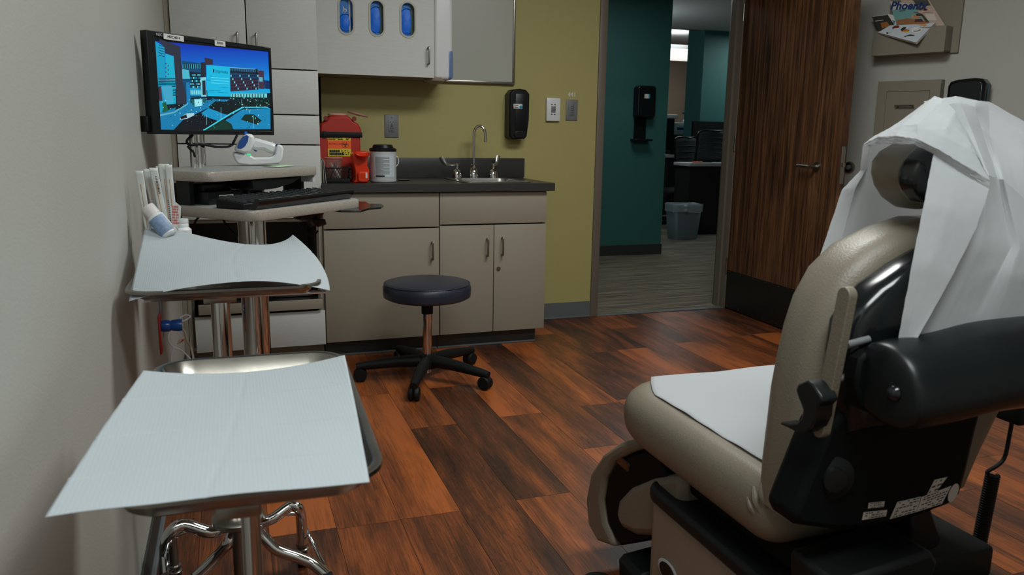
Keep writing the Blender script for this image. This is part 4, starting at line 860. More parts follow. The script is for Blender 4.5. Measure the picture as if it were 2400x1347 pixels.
P_((120, 200, 214), (632, 585), (695, 580), (700, 800), (640, 800)); P_((20, 40, 56), (650, 620), (688, 618), (692, 780), (656, 780))
P_((10, 120, 176), (470, 640), (510, 640), (520, 880), (475, 880)); P_((8, 150, 200), (510, 700), (640, 710), (640, 790), (520, 790))
for i in range(6): Rr((140, 220, 210), 520 + i * 20, 730, 532 + i * 20, 775)
# main block right
P_((20, 60, 96), (955, 470), (1280, 495), (1280, 745), (962, 740)); P_((56, 40, 62), (965, 590), (1275, 600), (1278, 740), (968, 735))
P_((10, 30, 44), (955, 505), (1285, 530), (1285, 550), (955, 530)); P_((120, 190, 214), (955, 468), (1280, 490), (1280, 496), (955, 475)); P_((8, 14, 22), (1248, 488), (1278, 490), (1280, 548), (1248, 546))
for i in range(16):
    x = 968 + i * 20; Rr((70, 130, 160), x, 475 + i, x + 3, 512 + i)
    for j in range(5): Rr((12, 26, 46) if (i * 7 + j * 3) % 5 else (110, 200, 214), x + 2, 556 + j * 36, x + 14, 576 + j * 36)
P_((66, 44, 60), (1283, 505), (1345, 510), (1348, 715), (1285, 710)); P_((90, 170, 190), (1290, 580), (1330, 582), (1332, 630), (1292, 630))
P_((10, 40, 90), (1345, 615), (1415, 622), (1417, 715), (1350, 710)); P_((10, 160, 210), (965, 742), (1417, 716), (1418, 760), (965, 765))
P_((110, 200, 204), (970, 765), (1380, 765), (1380, 812), (970, 805))
for i in range(12): Rr((20, 50, 50), 985 + i * 32, 770, 995 + i * 32, 812)
# grounds
P_((14, 120, 168), (165, 985), (470, 880), (780, 830), (960, 835), (700, 935), (600, 985), (440, 1055), (330, 1200), (175, 1203))
P_((16, 140, 190), (640, 985), (720, 930), (860, 980), (940, 1010), (830, 1075), (700, 1040)); P_((14, 128, 178), (880, 1090), (1100, 945), (1418, 930), (1420, 1165), (1010, 1170), (980, 1150))
P_((8, 16, 26), (340, 1200), (440, 1060), (610, 985), (700, 1030), (830, 1075), (760, 1130), (670, 1190)); P_((6, 22, 26), (720, 915), (800, 850), (1050, 870), (1100, 925), (930, 1005), (860, 985))
P_((10, 40, 34), (1085, 1060), (1130, 1000), (1230, 1000), (1320, 1070), (1270, 1118)); P_((8, 50, 40), (690, 1180), (820, 1100), (900, 1060), (980, 1110), (1000, 1170)); P_((6, 30, 30), (960, 860), (1418, 830), (1418, 900), (1120, 905))
P_((60, 200, 220), (655, 1185), (960, 990), (1100, 915), (1380, 915), (1415, 940), (1380, 925), (1110, 928), (975, 1000), (680, 1185))
P_((90, 170, 190), (170, 1000), (330, 970), (480, 880), (490, 890), (335, 985), (175, 1020)); P_((160, 200, 210), (395, 1040), (470, 990), (560, 985), (560, 1010), (480, 1050), (400, 1060)); P_((20, 24, 34), (400, 1030), (470, 1000), (480, 1040), (410, 1055))
P_((12, 90, 100), (520, 830), (680, 815), (690, 870), (540, 900)); P_((150, 225, 235), (560, 830), (650, 830), (650, 900), (565, 915))
P_((20, 90, 60), (200, 870), (240, 860), (270, 960), (205, 980)); P_((4, 20, 24), (370, 890), (460, 880), (400, 930), (340, 950))
rd = random.Random(11)
for i in range(150):
    x = rd.uniform(190, 1400); y = rd.uniform(830, 1165)
    c = rd.choice([(30, 150, 130), (8, 60, 50), (120, 220, 220), (6, 30, 34), (10, 90, 120), (200, 240, 240)]); s = rd.uniform(2, 9); Rr(c, x, y, x + s, y + s * rd.uniform(.5, 2.2))
for i in range(60):
    x = rd.uniform(480, 1400); y = rd.uniform(800, 900); Rr(rd.choice([(20, 120, 90), (160, 220, 200), (8, 40, 40)]), x, y, x + rd.uniform(4, 16), y + rd.uniform(4, 12))
for x, y0, y1 in ((695, 1000, 1120), (857, 920, 1050), (1222, 1010, 1160), (1090, 830, 900)): Rr((150, 200, 210), x, y0, x + 3, y1)
# login window
P_((14, 178, 218), (693, 444), (957, 464), (965, 800), (705, 795))
for y, x0, x1 in ((565, 735, 760), (600, 705, 735), (620, 705, 740), (725, 710, 850), (745, 710, 780), (690, 850, 935), (750, 820, 940)): Rr((8, 110, 150), x0, y, x1, y + 4, .06)
for y in (580, 610, 640): Rr((80, 205, 228), 745, y, 945, y + 9, .07)
P_((20, 60, 90), (765, 490), (782, 492), (783, 530), (767, 529))
pic = obj('screen_picture', G_, [em(c) for c in pal], scr, True, flat=True)
a = S(790, 512); text('imprivata', .0150, M0 + mu * a[0] + Z_ * a[1] - mn_ * .0004, mu, Z_, em((10, 50, 80)), scr, 'screen_lettering', depth=.0001, align='LEFT')
def bz(px, py, d=.0006): return onp(px, py, M0, mn_) + mn_ * d
text('NEC', .012, bz(372.5, 81.2), mu, Z_, M_lgry, mo, 'lettering')
for (xa, ya, xb, yb, s) in ((383, 84, 430.5, 92, 'MVC4014'), (503, 98, 528, 105.5, '')):
    p = bz(xa, ya); q = bz(xb, yb); z0 = min(p.z, q.z) - (.004 if s else .002); w_ = (q - p).dot(mu); 
    u0 = (p - M0).dot(mu); v0 = (p.z + q.z) / 2 - M0.z; lb = obj('sticker', G().prism([(u0, v0 - .0085), (u0 + w_, v0 - .0085), (u0 + w_, v0 + .0085), (u0, v0 + .0085)], fm, 0, .0008), M_lab, mo, True)
    if s: text(s, .012, M0 + mu * (u0 + w_ / 2) + Z_ * v0 + mn_ * .001, mu, Z_, M_ink, mo, 'sticker_lettering')
    else:
        g = G()
        for i in range(9): g.prism([(u0 + w_ * .2 + i * w_ * .066, v0 - .003), (u0 + w_ * .2 + i * w_ * .066 + .0016, v0 - .003), (u0 + w_ * .2 + i * w_ * .066 + .0016, v0 + .005), (u0 + w_ * .2 + i * w_ * .066, v0 + .005)], fm, .0008, .0012)
        obj('sticker_print', g, M_ink, lb, True, flat=True)
text('MultiSync', .007, bz(625, 111.2), mu, Z_, M_gry, mo, 'lettering')
obj('power_button', G().prism([(su1 - .012 - .125, sv0 - .012), (su1 - .125, sv0 - .012), (su1 - .125, sv0 - .002), (su1 - .137, sv0 - .002)], fm, 0, .0008), mat('blue_sticker', (20, 90, 190), .4), mo, True)
cb = [at(500, 318, Y=2.95), at(549, 330, Y=2.98), at(540, 342, Y=2.98), at(510, 344, Y=2.9), at(470, 338, Y=2.85), at(446, 340, Y=2.84), at(438, 330, Y=2.86), at(452, 316, Y=2.88)]
cb[0] = at(556, 316, Y=2.99)
obj('monitor_cable', G().tube(cb, .0042, 8, smooth=6), M_blkm, mo, True); obj('monitor_cable', G().tube([at(440, 343, Y=2.84), at(446, 350, Y=2.85), at(453, 356, Y=2.86), at(458, 372, Y=2.9)], .0036, 8, smooth=5), M_blkm, mo, True)
# ================================================================== MAYO STANDS AND PAPERS
def tray_mesh(w_, l_, wl=.022, fl=.012, r=.05):
    g = G(); rings = []
    for e, z in ((-.5, -wl), (-.006 - .012, -wl), (-.012, -wl + .006), (0, 0), (.004, .0015), (fl, .0), (fl, -.006), (fl - .002, -.006), (fl - .003, -.002), (.004, -.001), (.0015, -.002), (-.010, -wl + .005), (-.02, -wl - .0016), (-.5, -wl - .0016)):
        if e == -.5: rings.append([(x * .02, y * .02, z) for x, y in rr(-w_ / 2, w_ / 2, -l_ / 2, l_ / 2, r)])
        else: rings.append([(x, y, z) for x, y in rr(-w_ / 2 - e, w_ / 2 + e, -l_ / 2 - e, l_ / 2 + e, max(.01, r + e), 8)])
    rings[0] = [(x * .02, y * .02, -wl) for x, y, z in rings[1]]; rings[-1] = [(x * .02, y * .02, -wl - .0016) for x, y, z in rings[1]]
    n = len(rings[1]); return g.add([p for r_ in rings for p in r_], [(k * n + i, k * n + (i + 1) % n, (k + 1) * n + (i + 1) % n, (k + 1) * n + i) for k in range(len(rings) - 1) for i in range(n)] + [tuple(range(n))])
def lag(P, u):   # quadratic through 0, .5, 1
    a, b, c = P; return a * ((1 - u) * (1 - 2 * u)) + b * (4 * u * (1 - u)) + c * (u * (2 * u - 1))
TR1 = V((.010, 1.15, .79))
t = thing('instrument_stand', 'steel instrument tray stand nearest the camera covered by a large paper towel', 'tray stand', (TR1.x, TR1.y, 0), math.radians(-2))
g = tray_mesh(.290, .550, wl=.030, r=.05); obj('tray', G().add([v + Z_ * TR1.z for v in g.v], g.f), M_tray, t)
IT = inv(t)
p1 = IT @ at(592, 1300, Y=.955); br = IT @ at(552, 1212, Y=.905)
obj('post', G().cyl((p1.x, p1.y, .04), (p1.x, p1.y, .76), .0115, n=28), M_chr, t)
obj('tray_bracket', G().box(br.x - .022, p1.x + .014, br.y, p1.y + .02, .738, .764, r=.004), M_nick, t)
obj('tray_frame', G().tube([(-.12, -.22, .762), (.12, -.22, .762), (.12, .22, .762), (-.12, .22, .762), (-.12, -.22, .762)], .005, 8), M_chr, t)
obj('lower_post', G().cyl((p1.x, p1.y, .04), (p1.x, p1.y, .5), .016, n=28), M_chr, t)
obj('foot_frame', G().tube([(-.2, .2, .03), (-.2, p1.y, .03), (.22, p1.y, .03), (.22, .2, .03)], .014, 10), M_chr, t)
for x, y in ((-.2, .2), (.22, .2), (-.2, p1.y), (.22, p1.y)): obj('caster', G().cyl((x - .01, y, .018), (x + .01, y, .018), .018), M_blkm, t)
C1 = [[at(105, 1212, Z=.797), at(480, 1166, Z=.797), at(866, 1130, Z=.80)], [at(222, 1030, Z=.797), at(545, 1000, Z=.790), at(838, 975, Z=.80)], [at(336, 868, Z=.802), at(575, 872, Z=.782), at(808, 832, Z=.812)]]
def paper(C, nu, nv, cu, cv, amp, seed):
    rd = random.Random(seed)
    def f(u, v):
        p = lag([lag(C[0], u), lag(C[1], u), lag(C[2], u)], v)
        z = sum(-.5 * amp * max(0, 1 - abs(u - c) / .014) * (.4 + .6 * math.sin(v * 9 + c * 7) ** 2) for c in cu) + sum(s * amp * max(0, 1 - abs(v - c - .012 * math.sin(u * 6)) / .009) * (.3 + .7 * math.cos(u * 5 + c * 11) ** 2) for c, s in cv)
        z += .0007 * math.sin(u * 13 + 3 * v) * math.cos(v * 11)
        e = min(u, 1 - u); j = 0
        return p + Z_ * z + X_ * j
    return G().grid(f, nu, nv)
tag(obj('paper_towel', paper(C1, 90, 220, (.5,), ((.24, 1), (.5, -1), (.78, 1)), .0022, 1), M_tow, ang=60, solid=.0008), 'large white textured paper towel draped over the front instrument tray', 'paper towel')
# second stand
t = thing('instrument_stand', 'steel instrument tray stand farther back beside the left wall', 'tray stand', (0, 2.0, 0))
g = tray_mesh(.405, .36, r=.05); TR2 = V((-.022, 2.05, .832)); obj('tray', G().add([v + TR2 for v in g.v], g.f), M_tray, t, True)
p2 = at(519, 760, Y=1.985); hb = at(562, 1212, Y=1.99)
HZ = hb.z
obj('post', G().cyl((p2.x, p2.y, HZ), (p2.x, p2.y, .785), .0225, n=32), M_chr, t, True)
obj('tray_bracket', G().box(p2.x - .036, p2.x + .038, 1.93, 2.03, .785, .803, r=.003), M_nick, t, True)
obj('tray_frame', G().tube([(-.2, 1.92, .803), (.2, 1.92, .803), (.2, 2.2, .803), (-.2, 2.2, .803), (-.2, 1.92, .803)], .005, 8), M_chr, t, True)
hc = V((hb.x - .004, hb.y, HZ))
obj('base_hub', G().lathe([(.058, -.012), (.064, -.006), (.064, .004), (.058, .010), (.03, .016), (.026, .03)], hc, n=40).cyl(hc - Z_ * .012, V((hc.x, hc.y, .05)), .018), M_nick, t, True)
def T(pts, r): return [at(a, b, Z=z) for a, b, z in pts]
segs = [([(528, 1236, .165), (490, 1246, .165), (432, 1230, .19), (402, 1246, .18), (391, 1275, .13), (389, 1300, .08), (390, 1350, .05)], .0165, 'left_arm'),
        ([(606, 1226, .165), (640, 1214, .175), (680, 1186, .195), (698, 1190, .19), (706, 1215, .15), (708, 1272, .075)], .0145, 'a'),
        ([(545, 1238, .165), (538, 1268, .15), (510, 1302, .10), (460, 1350, .05)], .015, 'a'), ([(602, 1238, .165), (622, 1262, .14), (650, 1288, .11), (700, 1306, .085), (735, 1322, .065), (768, 1350, .045)], .015, 'a')]
for P, r, nm in segs:
    o = obj('base_tube', G().tube(T(P, r), r, 14, smooth=6), M_chr, t, True)
obj('brace_rod', G().tube(T([(664, 1204, .165), (690, 1204, .16), (708, 1216, .14), (728, 1262, .09), (762, 1328, .05)], 0), .0055, 10, smooth=5), M_chr, t, True)
obj('brace_rod', G().tube(T([(448, 1242, .17), (415, 1255, .16), (398, 1280, .12), (396, 1350, .03)], 0), .0055, 10, smooth=5), M_chr, t, True)
for px, py in ((708, 1285), (410, 1338)):
    c = at(px, py, Z=.055)
    s = obj('caster_stem', G().cyl(c, c + Z_ * (.115 if px > 500 else .10), .0115).lathe([(.012, 0), (.017, .002), (.017, .008), (.012, .01)], c + Z_ * .01).lathe([(.012, 0), (.018, .002), (.018, .006), (.012, .01)], c - Z_ * .004), M_nick, t, True)
    obj('caster', G().cyl(c + V((-.012, .01, -.027)), c + V((.012, .01, -.027)), .028), M_blkm, s, True)
for px, py in ((460, 1350), (768, 1350)):
    c = at(px, py, Z=.045); obj('caster', G().cyl(c + V((-.012, -.01, -.015)), c + V((.012, -.01, -.015)), .028), M_blkm, t, True)
C2 = [[at(302, 706, Y=1.87), at(560, 660, Y=1.85), at(773, 681, Y=1.88)], [at(322, 612, Y=2.08), at(545, 606, Y=2.05), at(748, 612, Y=2.06)], [at(343, 516, Y=2.32), at(575, 572, Y=2.26), at(686, 550, Y=2.27)]]
tag(obj('paper_towel', paper(C2, 90, 180, (.5,), ((.33, 1), (.66, -1)), .003, 2), M_tow, ang=60, solid=.0008), 'white paper towel with raised corners draped over the rear instrument tray', 'paper towel')
# supplies behind the rear paper
CUPY = 2.30
a = at(385, 560, Y=CUPY); cupz = .812
t = thing('supply_cup', 'white supply cup hidden behind the raised corner of the rear paper towel', 'cup', (a.x, CUPY, cupz))
obj('cup_body', G().lathe([(.030, 0), (.034, .003), (.040, .08), (.038, .08), (.032, .006), (.005, .005)], (a.x, CUPY, cupz)), M_wht, t, True)
M_swab = mat('pale_packet_film', (198, 200, 198), .35, var=.08, vscale=30); M_stick = mat('tan_swab_stick', (172, 134, 98), .6)
sw = [((345, 540), (322, 400), 15, 'leftmost thin swab packet leaning outward'), ((372, 545), (341, 396), 17, 'swab packet second from the left with a tan stick'), ((388, 548), (355, 393), 16, 'swab packet with a barcode leaning left'), ((402, 545), (370, 389), 14, 'swab packet between the barcode packet and the tall packet'), ((396, 540), (378, 384), 20, 'tallest packet of swabs with a tan stick'), ((408, 540), (391, 386), 13, 'right thin swab packet beside the tallest one')]
for i, ((bx, by), (tx_, ty), wpx, lab) in enumerate(sw):
    Yq = CUPY + .012 * (i - 3) * (-1 if i % 2 else 1) - (.02 if i == 4 else 0)
    b = at(bx, by, Y=Yq); tt = at(tx_, ty, Y=Yq); wv = at(tx_ + wpx, ty, Y=Yq) - tt; up = (tt - b)
    s = thing('swab_packet', lab, 'swab packet', b)
    def f(u, v): return b + up * v + wv * (u - .3) * (1.05 + .2 * v) - Y_ * (.0012 * math.sin(PI * u) + .001 * math.sin(v * 14 + i))
    obj('packet_film', G().grid(f, 6, 20), M_swab, s, True, solid=.0012)
    obj('swab_stick', G().tube([b + wv * .12 - Y_ * .0022 + up * .05, b + up * .78 + wv * .18 - Y_ * .0024], .0011, 6), M_stick, s, True)
    if i in (2, 4):
        g = G(); n = 12
        for k in range(n): v = (.62 if i == 2 else .12) + k * (.022 if i == 2 else .030); q = b + up * v + wv * .25 - Y_ * .0030; g.add([q, q + wv * (.25 if k % 3 else .32), q + wv * (.25 if k % 3 else .32) + up * .010, q + up * .010], [(0, 1, 2, 3)])
        obj('packet_print', g, M_ink, s, True, flat=True)
b = at(400, 552, Y=2.24); tt = at(343, 483, Y=2.27); d = (tt - b).normalized()
s = thing('lubricant_bottle', 'small white bottle with blue print leaning left out of the cup', 'bottle', b)
Ln = (tt - b).length
obj('bottle_body', G().lathe([(.017, 0), (.022, .004), (.022, Ln * .62), (.018, Ln * .68)], b, d), M_wht, s, True)
obj('bottle_cap', G().lathe([(.0185, 0), (.0185, Ln * .26), (.0165, Ln * .29)], b + d * Ln * .68, d), mat('off_white_plastic', (206, 200, 198), .4), s, True)
sd = d.cross(Y_).normalized()
rd = random.Random(3)
g = G().grid(lambda u, v: b + d * Ln * (.08 + .50 * v) + (sd * math.cos(PI * (.15 + .7 * u)) - d.cross(sd) * math.sin(PI * (.15 + .7 * u)) * (1 if d.cross(sd).y > 0 else -1)) * .0226, 10, 2)
obj('bottle_label', g, mat('blue_print_label', (120, 142, 172), .5, var=.5, vscale=160), s, True)
a = at(418, 540, Y=2.33); s = thing('white_jar', 'squat white bottle with ridged cap behind the red printed packet', 'bottle', (a.x, 2.33, cupz))
zt_ = at(426, 512, Y=2.33).z; ax_ = at(424, 520, Y=2.33).x
obj('jar_body', G().lathe([(.022, 0), (.026, .004), (.026, zt_ - cupz - .03), (.018, zt_ - cupz - .022)], (ax_, 2.33, cupz)), M_wht, s, True)
obj('jar_cap', G().lathe([(.019, 0), (.0195, .008), (.0185, .01), (.0195, .012), (.019, .022)], (ax_, 2.33, zt_ - .023)), M_wht, s, True)
s = thing('printed_packet', 'small white packet with red print right of the swab packets', 'packet', at(408, 528, Y=2.215))
P = [(402, 530), (404, 478), (412, 474), (424, 484), (423, 510), (414, 532)]; f_ = xz(P, 2.22)
obj('packet_film', G().prism(f_, (V((0, 2.218, 0)), X_, Z_, Y_), 0, .004), M_lab, s, True)
g = G(); q = at(411, 503, Y=2.217); lines(g, (q.x, 2.2165, q.z), X_ + Z_ * -.1, Z_, .016, .05, 7, NY, seed=8, fill=.6)
obj('packet_print', g, mat('red_ink', (200, 90, 88)), s, True, flat=True)
# ================================================================== LEFT WALL SOCKET
a = at(374, 738, X=XL + .004); b = at(376, 822, X=XL + .004)
t = thing('wall_socket', 'red emergency power socket with a blue plug on the left wall', 'outlet', (XL, a.y, b.z)); y0 = a.y - .035; y1 = a.y + .035
zc_ = (a.z + b.z) / 2
obj('red_plate', G().box(XL + .0005, XL + .007, y0, y1, zc_ - .075, zc_ + .06, r=.002), M_red, t, True)
obj('grey_plate', G().box(XL + .0005, XL + .006, y1 + .012, y1 + .08, zc_ - .04, zc_ + .10, r=.002), M_gry, t, True)
zp = at(392, 763, Y=a.y).z
pg = thing('power_plug', 'blue power plug with white cord pushed into the red wall socket', 'plug', (XL + .01, a.y, zp))
obj('plug_body', G().lathe([(.018, 0), (.020, .004), (.021, .02), (.017, .03), (.019, .036), (.0215, .055), (.020, .066)], (XL + .0075, a.y, zp), (1, 0, 0)), M_blue, pg, True)
cw = [V((XL + .074, a.y, zp)), at(424, 764, Y=a.y + .01), at(434, 780, Y=a.y + .02), at(440, 800, Y=a.y + .03), at(448, 815, Y=a.y + .05), at(455, 850, Y=a.y + .05), at(457, 880, Y=a.y + .05)]
obj('power_cord', G().tube(cw, .0042, 8, smooth=6), mat('cream_cord', (176, 168, 156), .5), pg, True)
obj('cord_tag', G().tube([at(432, 792, Y=a.y + .01), at(424, 798, Y=a.y), at(416, 806, Y=a.y)], [.009, .012, .004], 8, flat=.3), mat('beige_tag', (200, 180, 160)), pg, True)
p = at(428, 797, Y=a.y - .01); obj('tag_dot', G().cyl(p, p - Y_ * .001, .0035, n=12), M_red, pg, True)
obj('thin_cord', G().tube([at(412, 755, Y=a.y + .02), at(430, 752, Y=a.y + .04), at(446, 742, Y=a.y + .06), at(436, 738, Y=a.y + .06), at(420, 745, Y=a.y + .03)], .003, 8, smooth=6), M_wht, pg, True)
obj('thin_cord', G().tube([at(398, 775, Y=a.y), at(395, 795, Y=a.y), at(405, 812, Y=a.y + .01), at(420, 818, Y=a.y + .02), at(436, 830, Y=a.y + .04), at(450, 848, Y=a.y + .05), at(456, 880, Y=a.y + .05)], .003, 8, smooth=6), M_wht, pg, True)
obj('thin_cord', G().tube([at(410, 812, Y=a.y + .01), at(403, 830, Y=a.y + .01), at(402, 850, Y=a.y + .01)], .002, 8, smooth=6), M_wht, pg, True)
# ================================================================== THINGS ON THE ANGLED WALL
def onw(px, py, tt): p = onp(px, py, W0 + WN * tt, WN); return ((p - W0).dot(WD), p.z)
def W(s, z, tt): return W0 + WD * s + Z_ * z + WN * tt
M_rack = mat('taupe_panel', (128, 122, 108), .5, var=.03)
t = thing('magazine_rack', 'taupe wall rack with a deep front lip holding magazines', 'magazine rack', W(1.08, 1.66, 0))
rz0, rz1 = 1.672, 1.812
obj('back_panel', G().prism([(.90, rz0), (1.30, rz0), (1.30, 2.2), (.90, 2.2)], (W0, WD, Z_, WN), .0, .018), M_rack, t, True, bevel=.002)
g = G().prism([(.86, rz0), (1.262, rz0), (1.262, rz1), (.86, rz1)], (W0, WD, Z_, WN), .10, .112).prism([(.018, .86), (.018, .872), (.10, .872), (.10, .86)], (W0, WN, WD, Z_), rz0, rz1).prism([(.018, 1.25), (.018, 1.262), (.10, 1.262), (.10, 1.25)], (W0, WN, WD, Z_), rz0, rz1).prism([(.018, .86), (.018, 1.262), (.10, 1.262), (.10, .86)], (W0, WN, WD, Z_), rz0, rz0 + .012)
obj('front_box', g, M_rack, t, True, bevel=.002)
def mag(label, pts, t0, t1, m, prints, th=.004):
    s = thing('magazine', label, 'magazine', W(1.08, 1.70, (t0 + t1) / 2)); q = []
    for px, py in pts:
        yn = (py - min(p[1] for p in pts)) / max(1, max(p[1] for p in pts) - min(p[1] for p in pts)); tt = t0 + (t1 - t0) * yn; a_ = onw(px, py, tt); q.append(W(a_[0], a_[1], tt))
    nn_ = (q[1] - q[0]).cross(q[2] - q[0]).normalized(); nn_ = -nn_ if nn_.dot(q[0] - V((0, 0, H))) > 0 else nn_
    k = len(q); g = G().add(q + [p - nn_ * th for p in q], [tuple(range(k)), tuple(range(k, 2 * k))] + [(i, (i + 1) % k, k + (i + 1) % k, k + i) for i in range(k)])
    obj('pages', g, M_lab, s, True, flat=True)
    e = lambda px, py, d=.0006: onp(px, py, q[0], nn_) + nn_ * d
    c = G().add([p + nn_ * .0004 for p in q], [tuple(range(k))]); cv = obj('cover', c, m, s, True, flat=True)
    g = G(); ms = []
    for j, (col, poly) in enumerate(prints):
        if col not in ms: ms.append(col)
        g.add([e(a_, b_, .0008 + j * .00012) for a_, b_ in poly], [tuple(range(len(poly)))], ms.index(col))
    if prints: obj('cover_print', g, [mat('print_%d_%d_%d' % c_, c_, .45) for c_ in ms], cv, True, flat=True)
    return s, e, cv, nn_, q
F = lambda L_: [(2020 + a_ / 8.42, b_ / 8.42) for a_, b_ in L_]
el = lambda cx, cy, rx, ry, n=14, rot=0: [(cx + rx * math.cos(2 * PI * i / n) * math.cos(rot) - ry * math.sin(2 * PI * i / n) * math.sin(rot), cy + rx * math.cos(2 * PI * i / n) * math.sin(rot) + ry * math.sin(2 * PI * i / n) * math.cos(rot)) for i in range(n)]
mag('back magazine with pale text blocks partly hidden behind the beach cover', F([(690, -120), (1250, -120), (1640, 500), (1100, 600)]), .025, .06, mat('peach_cover', (188, 164, 148), .4), [((150, 70, 60), F([(1210, 180), (1290, 175), (1300, 210), (1215, 215)])), ((60, 66, 62), F([(1000, 0), (1300, 0), (1360, 110), (1090, 110)])), ((206, 196, 186), F([(1250, 280), (1430, 280), (1480, 400), (1300, 400)])), ((120, 60, 50), F([(1200, 250), (1400, 240), (1402, 246), (1204, 257)]))])
s, e, cv, nn_, q = mag('magazine with a blue title above a beach picture cover', F([(550, 20), (1020, 80), (1340, 620), (700, 640)]), .04, .075, mat('sea_green_cover', (110, 160, 158), .4), [((196, 190, 184), F([(550, 20), (1020, 80), (1060, 140), (610, 195)])), ((150, 100, 60), F([(680, 400), (900, 360), (1300, 420), (1330, 560), (700, 560)])), ((190, 130, 90), F(el(1080, 330, 50, 55))), ((60, 40, 30), F(el(1120, 290, 55, 30))), ((200, 140, 100), F(el(1000, 330, 30, 34))), ((70, 34, 26), F([(1050, 380), (1180, 370), (1220, 430), (1040, 440)])), ((40, 60, 60), F([(740, 215), (860, 205), (862, 218), (742, 228)])), ((40, 60, 60), F([(1030, 240), (1110, 238), (1112, 250), (1032, 252)])), ((54, 50, 40), F([(1150, 260), (1200, 280), (1330, 430), (1260, 430)]))])
a_ = e(*F([(600, 120)])[0], .003); b_ = e(*F([(1050, 118)])[0], .003); uu = (b_ - a_).normalized()
text('Phoenix', .062, a_ - uu * .006, uu, nn_.cross(uu), mat('navy_title', (18, 52, 110), .4), cv, 'cover_lettering', align='LEFT', bold=.002)
mag('dark folded magazine leaning at the left end of the rack', F([(190, 320), (500, 275), (660, 520), (640, 640), (330, 610)]), .06, .10, mat('dark_cover', (52, 50, 44), .4), [((150, 96, 50), F([(370, 450), (500, 430), (560, 520), (400, 560)])), ((190, 190, 180), F([(262, 410), (420, 392), (425, 402), (266, 425)])), ((180, 180, 176), F([(200, 320), (490, 280), (500, 296), (214, 338)]))])
mag('white newspaper folded behind the dark magazine in the rack', F([(500, 270), (620, 300), (690, 520), (620, 600)]), .055, .08, M_lab, [((90, 120, 150), F([(600, 400), (650, 410), (660, 470), (620, 470)]))])
mag('food magazine hanging over the front lip of the rack', F([(320, 640), (560, 500), (1260, 470), (1450, 440), (1070, 840)]), .09, .165, mat('white_cover', (196, 204, 212), .4), [((110, 44, 46), F(el(670, 540, 75, 34, rot=-.3))), ((60, 70, 52), F([(480, 640), (700, 600), (850, 560), (900, 640), (720, 720), (500, 690)])), ((190, 196, 190), F(el(560, 640, 45, 26))), ((70, 44, 30), F(el(850, 655, 125, 70, rot=-.15))), ((214, 96, 30), F(el(850, 650, 105, 56, rot=-.15))), ((186, 190, 60), F(el(860, 655, 60, 32, rot=-.4))), ((224, 228, 232), F(el(1080, 590, 105, 55, rot=-.1))), ((150, 100, 70), F(el(1090, 600, 80, 26, rot=-.2))), ((206, 214, 220), F(el(1085, 586, 70, 22, rot=-.2))), ((60, 60, 58), F([(830, 720), (960, 680), (1050, 700), (980, 760), (860, 760)])), ((204, 150, 110), F([(1000, 478), (1240, 475), (1290, 500), (1240, 530), (1120, 490)])), ((40, 44, 40), F(el(820, 570, 60, 24, rot=-.5)))], th=.016)
t = thing('wall_cabinet_box', 'taupe shallow wall box with an inset door and bar pull', 'wall box', W(1.08, 1.05, 0))
t.name = 'supply_box'
q0 = onw(2059, 191.7, .055); q1 = onw(2207, 185, .055); s0, s1, zt_ = q0[0], q1[0], (q0[1] + q1[1]) / 2
a0 = onw(2078.3, 215, .055); a1 = onw(2180, 212, .055)
dx0, dx1, dzt = a0[0], a1[0], (a0[1] + a1[1]) / 2
obj('box_body', G().prism([(s0, 1.0), (s1, 1.0), (s1, zt_), (s0, zt_)], (W0, WD, Z_, WN), .0, .050).prism([(s0, 1.0), (s1, 1.0), (s1, zt_), (s0, zt_)], (W0, WD, Z_, WN), .050, .055, holes=[[(dx0, 1.05), (dx1, 1.05), (dx1, dzt), (dx0, dzt)]]), M_rack, t, True, bevel=.0012)
d = obj('door', G().prism([(dx0 + .002, 1.052), (dx1 - .002, 1.052), (dx1 - .002, dzt - .003), (dx0 + .002, dzt - .003)], (W0, WD, Z_, WN), .0502, .0548), M_rack, t, True)
h0 = onw(2098, 248, .08); h1 = onw(2139, 248, .08)
obj('bar_pull', G().tube([W(h0[0] - .004, h0[1], .078), W(h1[0] + .004, h0[1], .078)], .0045, 10).cyl(W(h0[0] + .008, h0[1], .055), W(h0[0] + .008, h0[1], .078), .004).cyl(W(h1[0] - .008, h0[1], .055), W(h1[0] - .008, h0[1], .078), .004), M_nick, d, True)
q0 = onw(2222, 200, .06); q1 = onw(2321, 205, .02); zt_ = onw(2285, 182, .09)[1]
t = thing('soap_dispenser', 'black wall dispenser behind the paper draped headrest', 'soap dispenser', W((q0[0] + q1[0]) / 2, zt_ - .3, 0))
sa, sb = q0[0] + .01, q1[0]
obj('housing', G().prism([(sa, zt_ - .28), (sb, zt_ - .28), (sb, zt_ - .03), (sb - .02, zt_ - .006), (sb - .06, zt_), (sa + .05, zt_ - .006), (sa + .012, zt_ - .016), (sa, zt_ - .04)], (W0, WD, Z_, WN), 0, .10), M_blkg, t, True, bevel=.018)
obj('side_window', G().box(-.004, .004, -.012, .012, -.06, .06, r=.003), mat('smoky_blue_window', (60, 84, 92), .3), t).location = WD * ((sb - sa) / 2 + .0005) + WN * .05 + Z_ * .21
p = onw(1988, 392, .02)
t = thing('door_stop', 'round metal wall door stop right of the open door edge', 'door stop', W(p[0], p[1], 0))
obj('stop_cup', G().lathe([(.034, 0), (.036, .006), (.032, .018), (.024, .02), (.022, .008), (.004, .007)], W(p[0], p[1], 0), WN, n=32), M_nick, t, True); obj('rubber_pad', G().lathe([(.006, 0), (.016, .002), (.013, .018), (.006, .02)], W(p[0], p[1], .006), WN, n=24), M_gry, t, True)
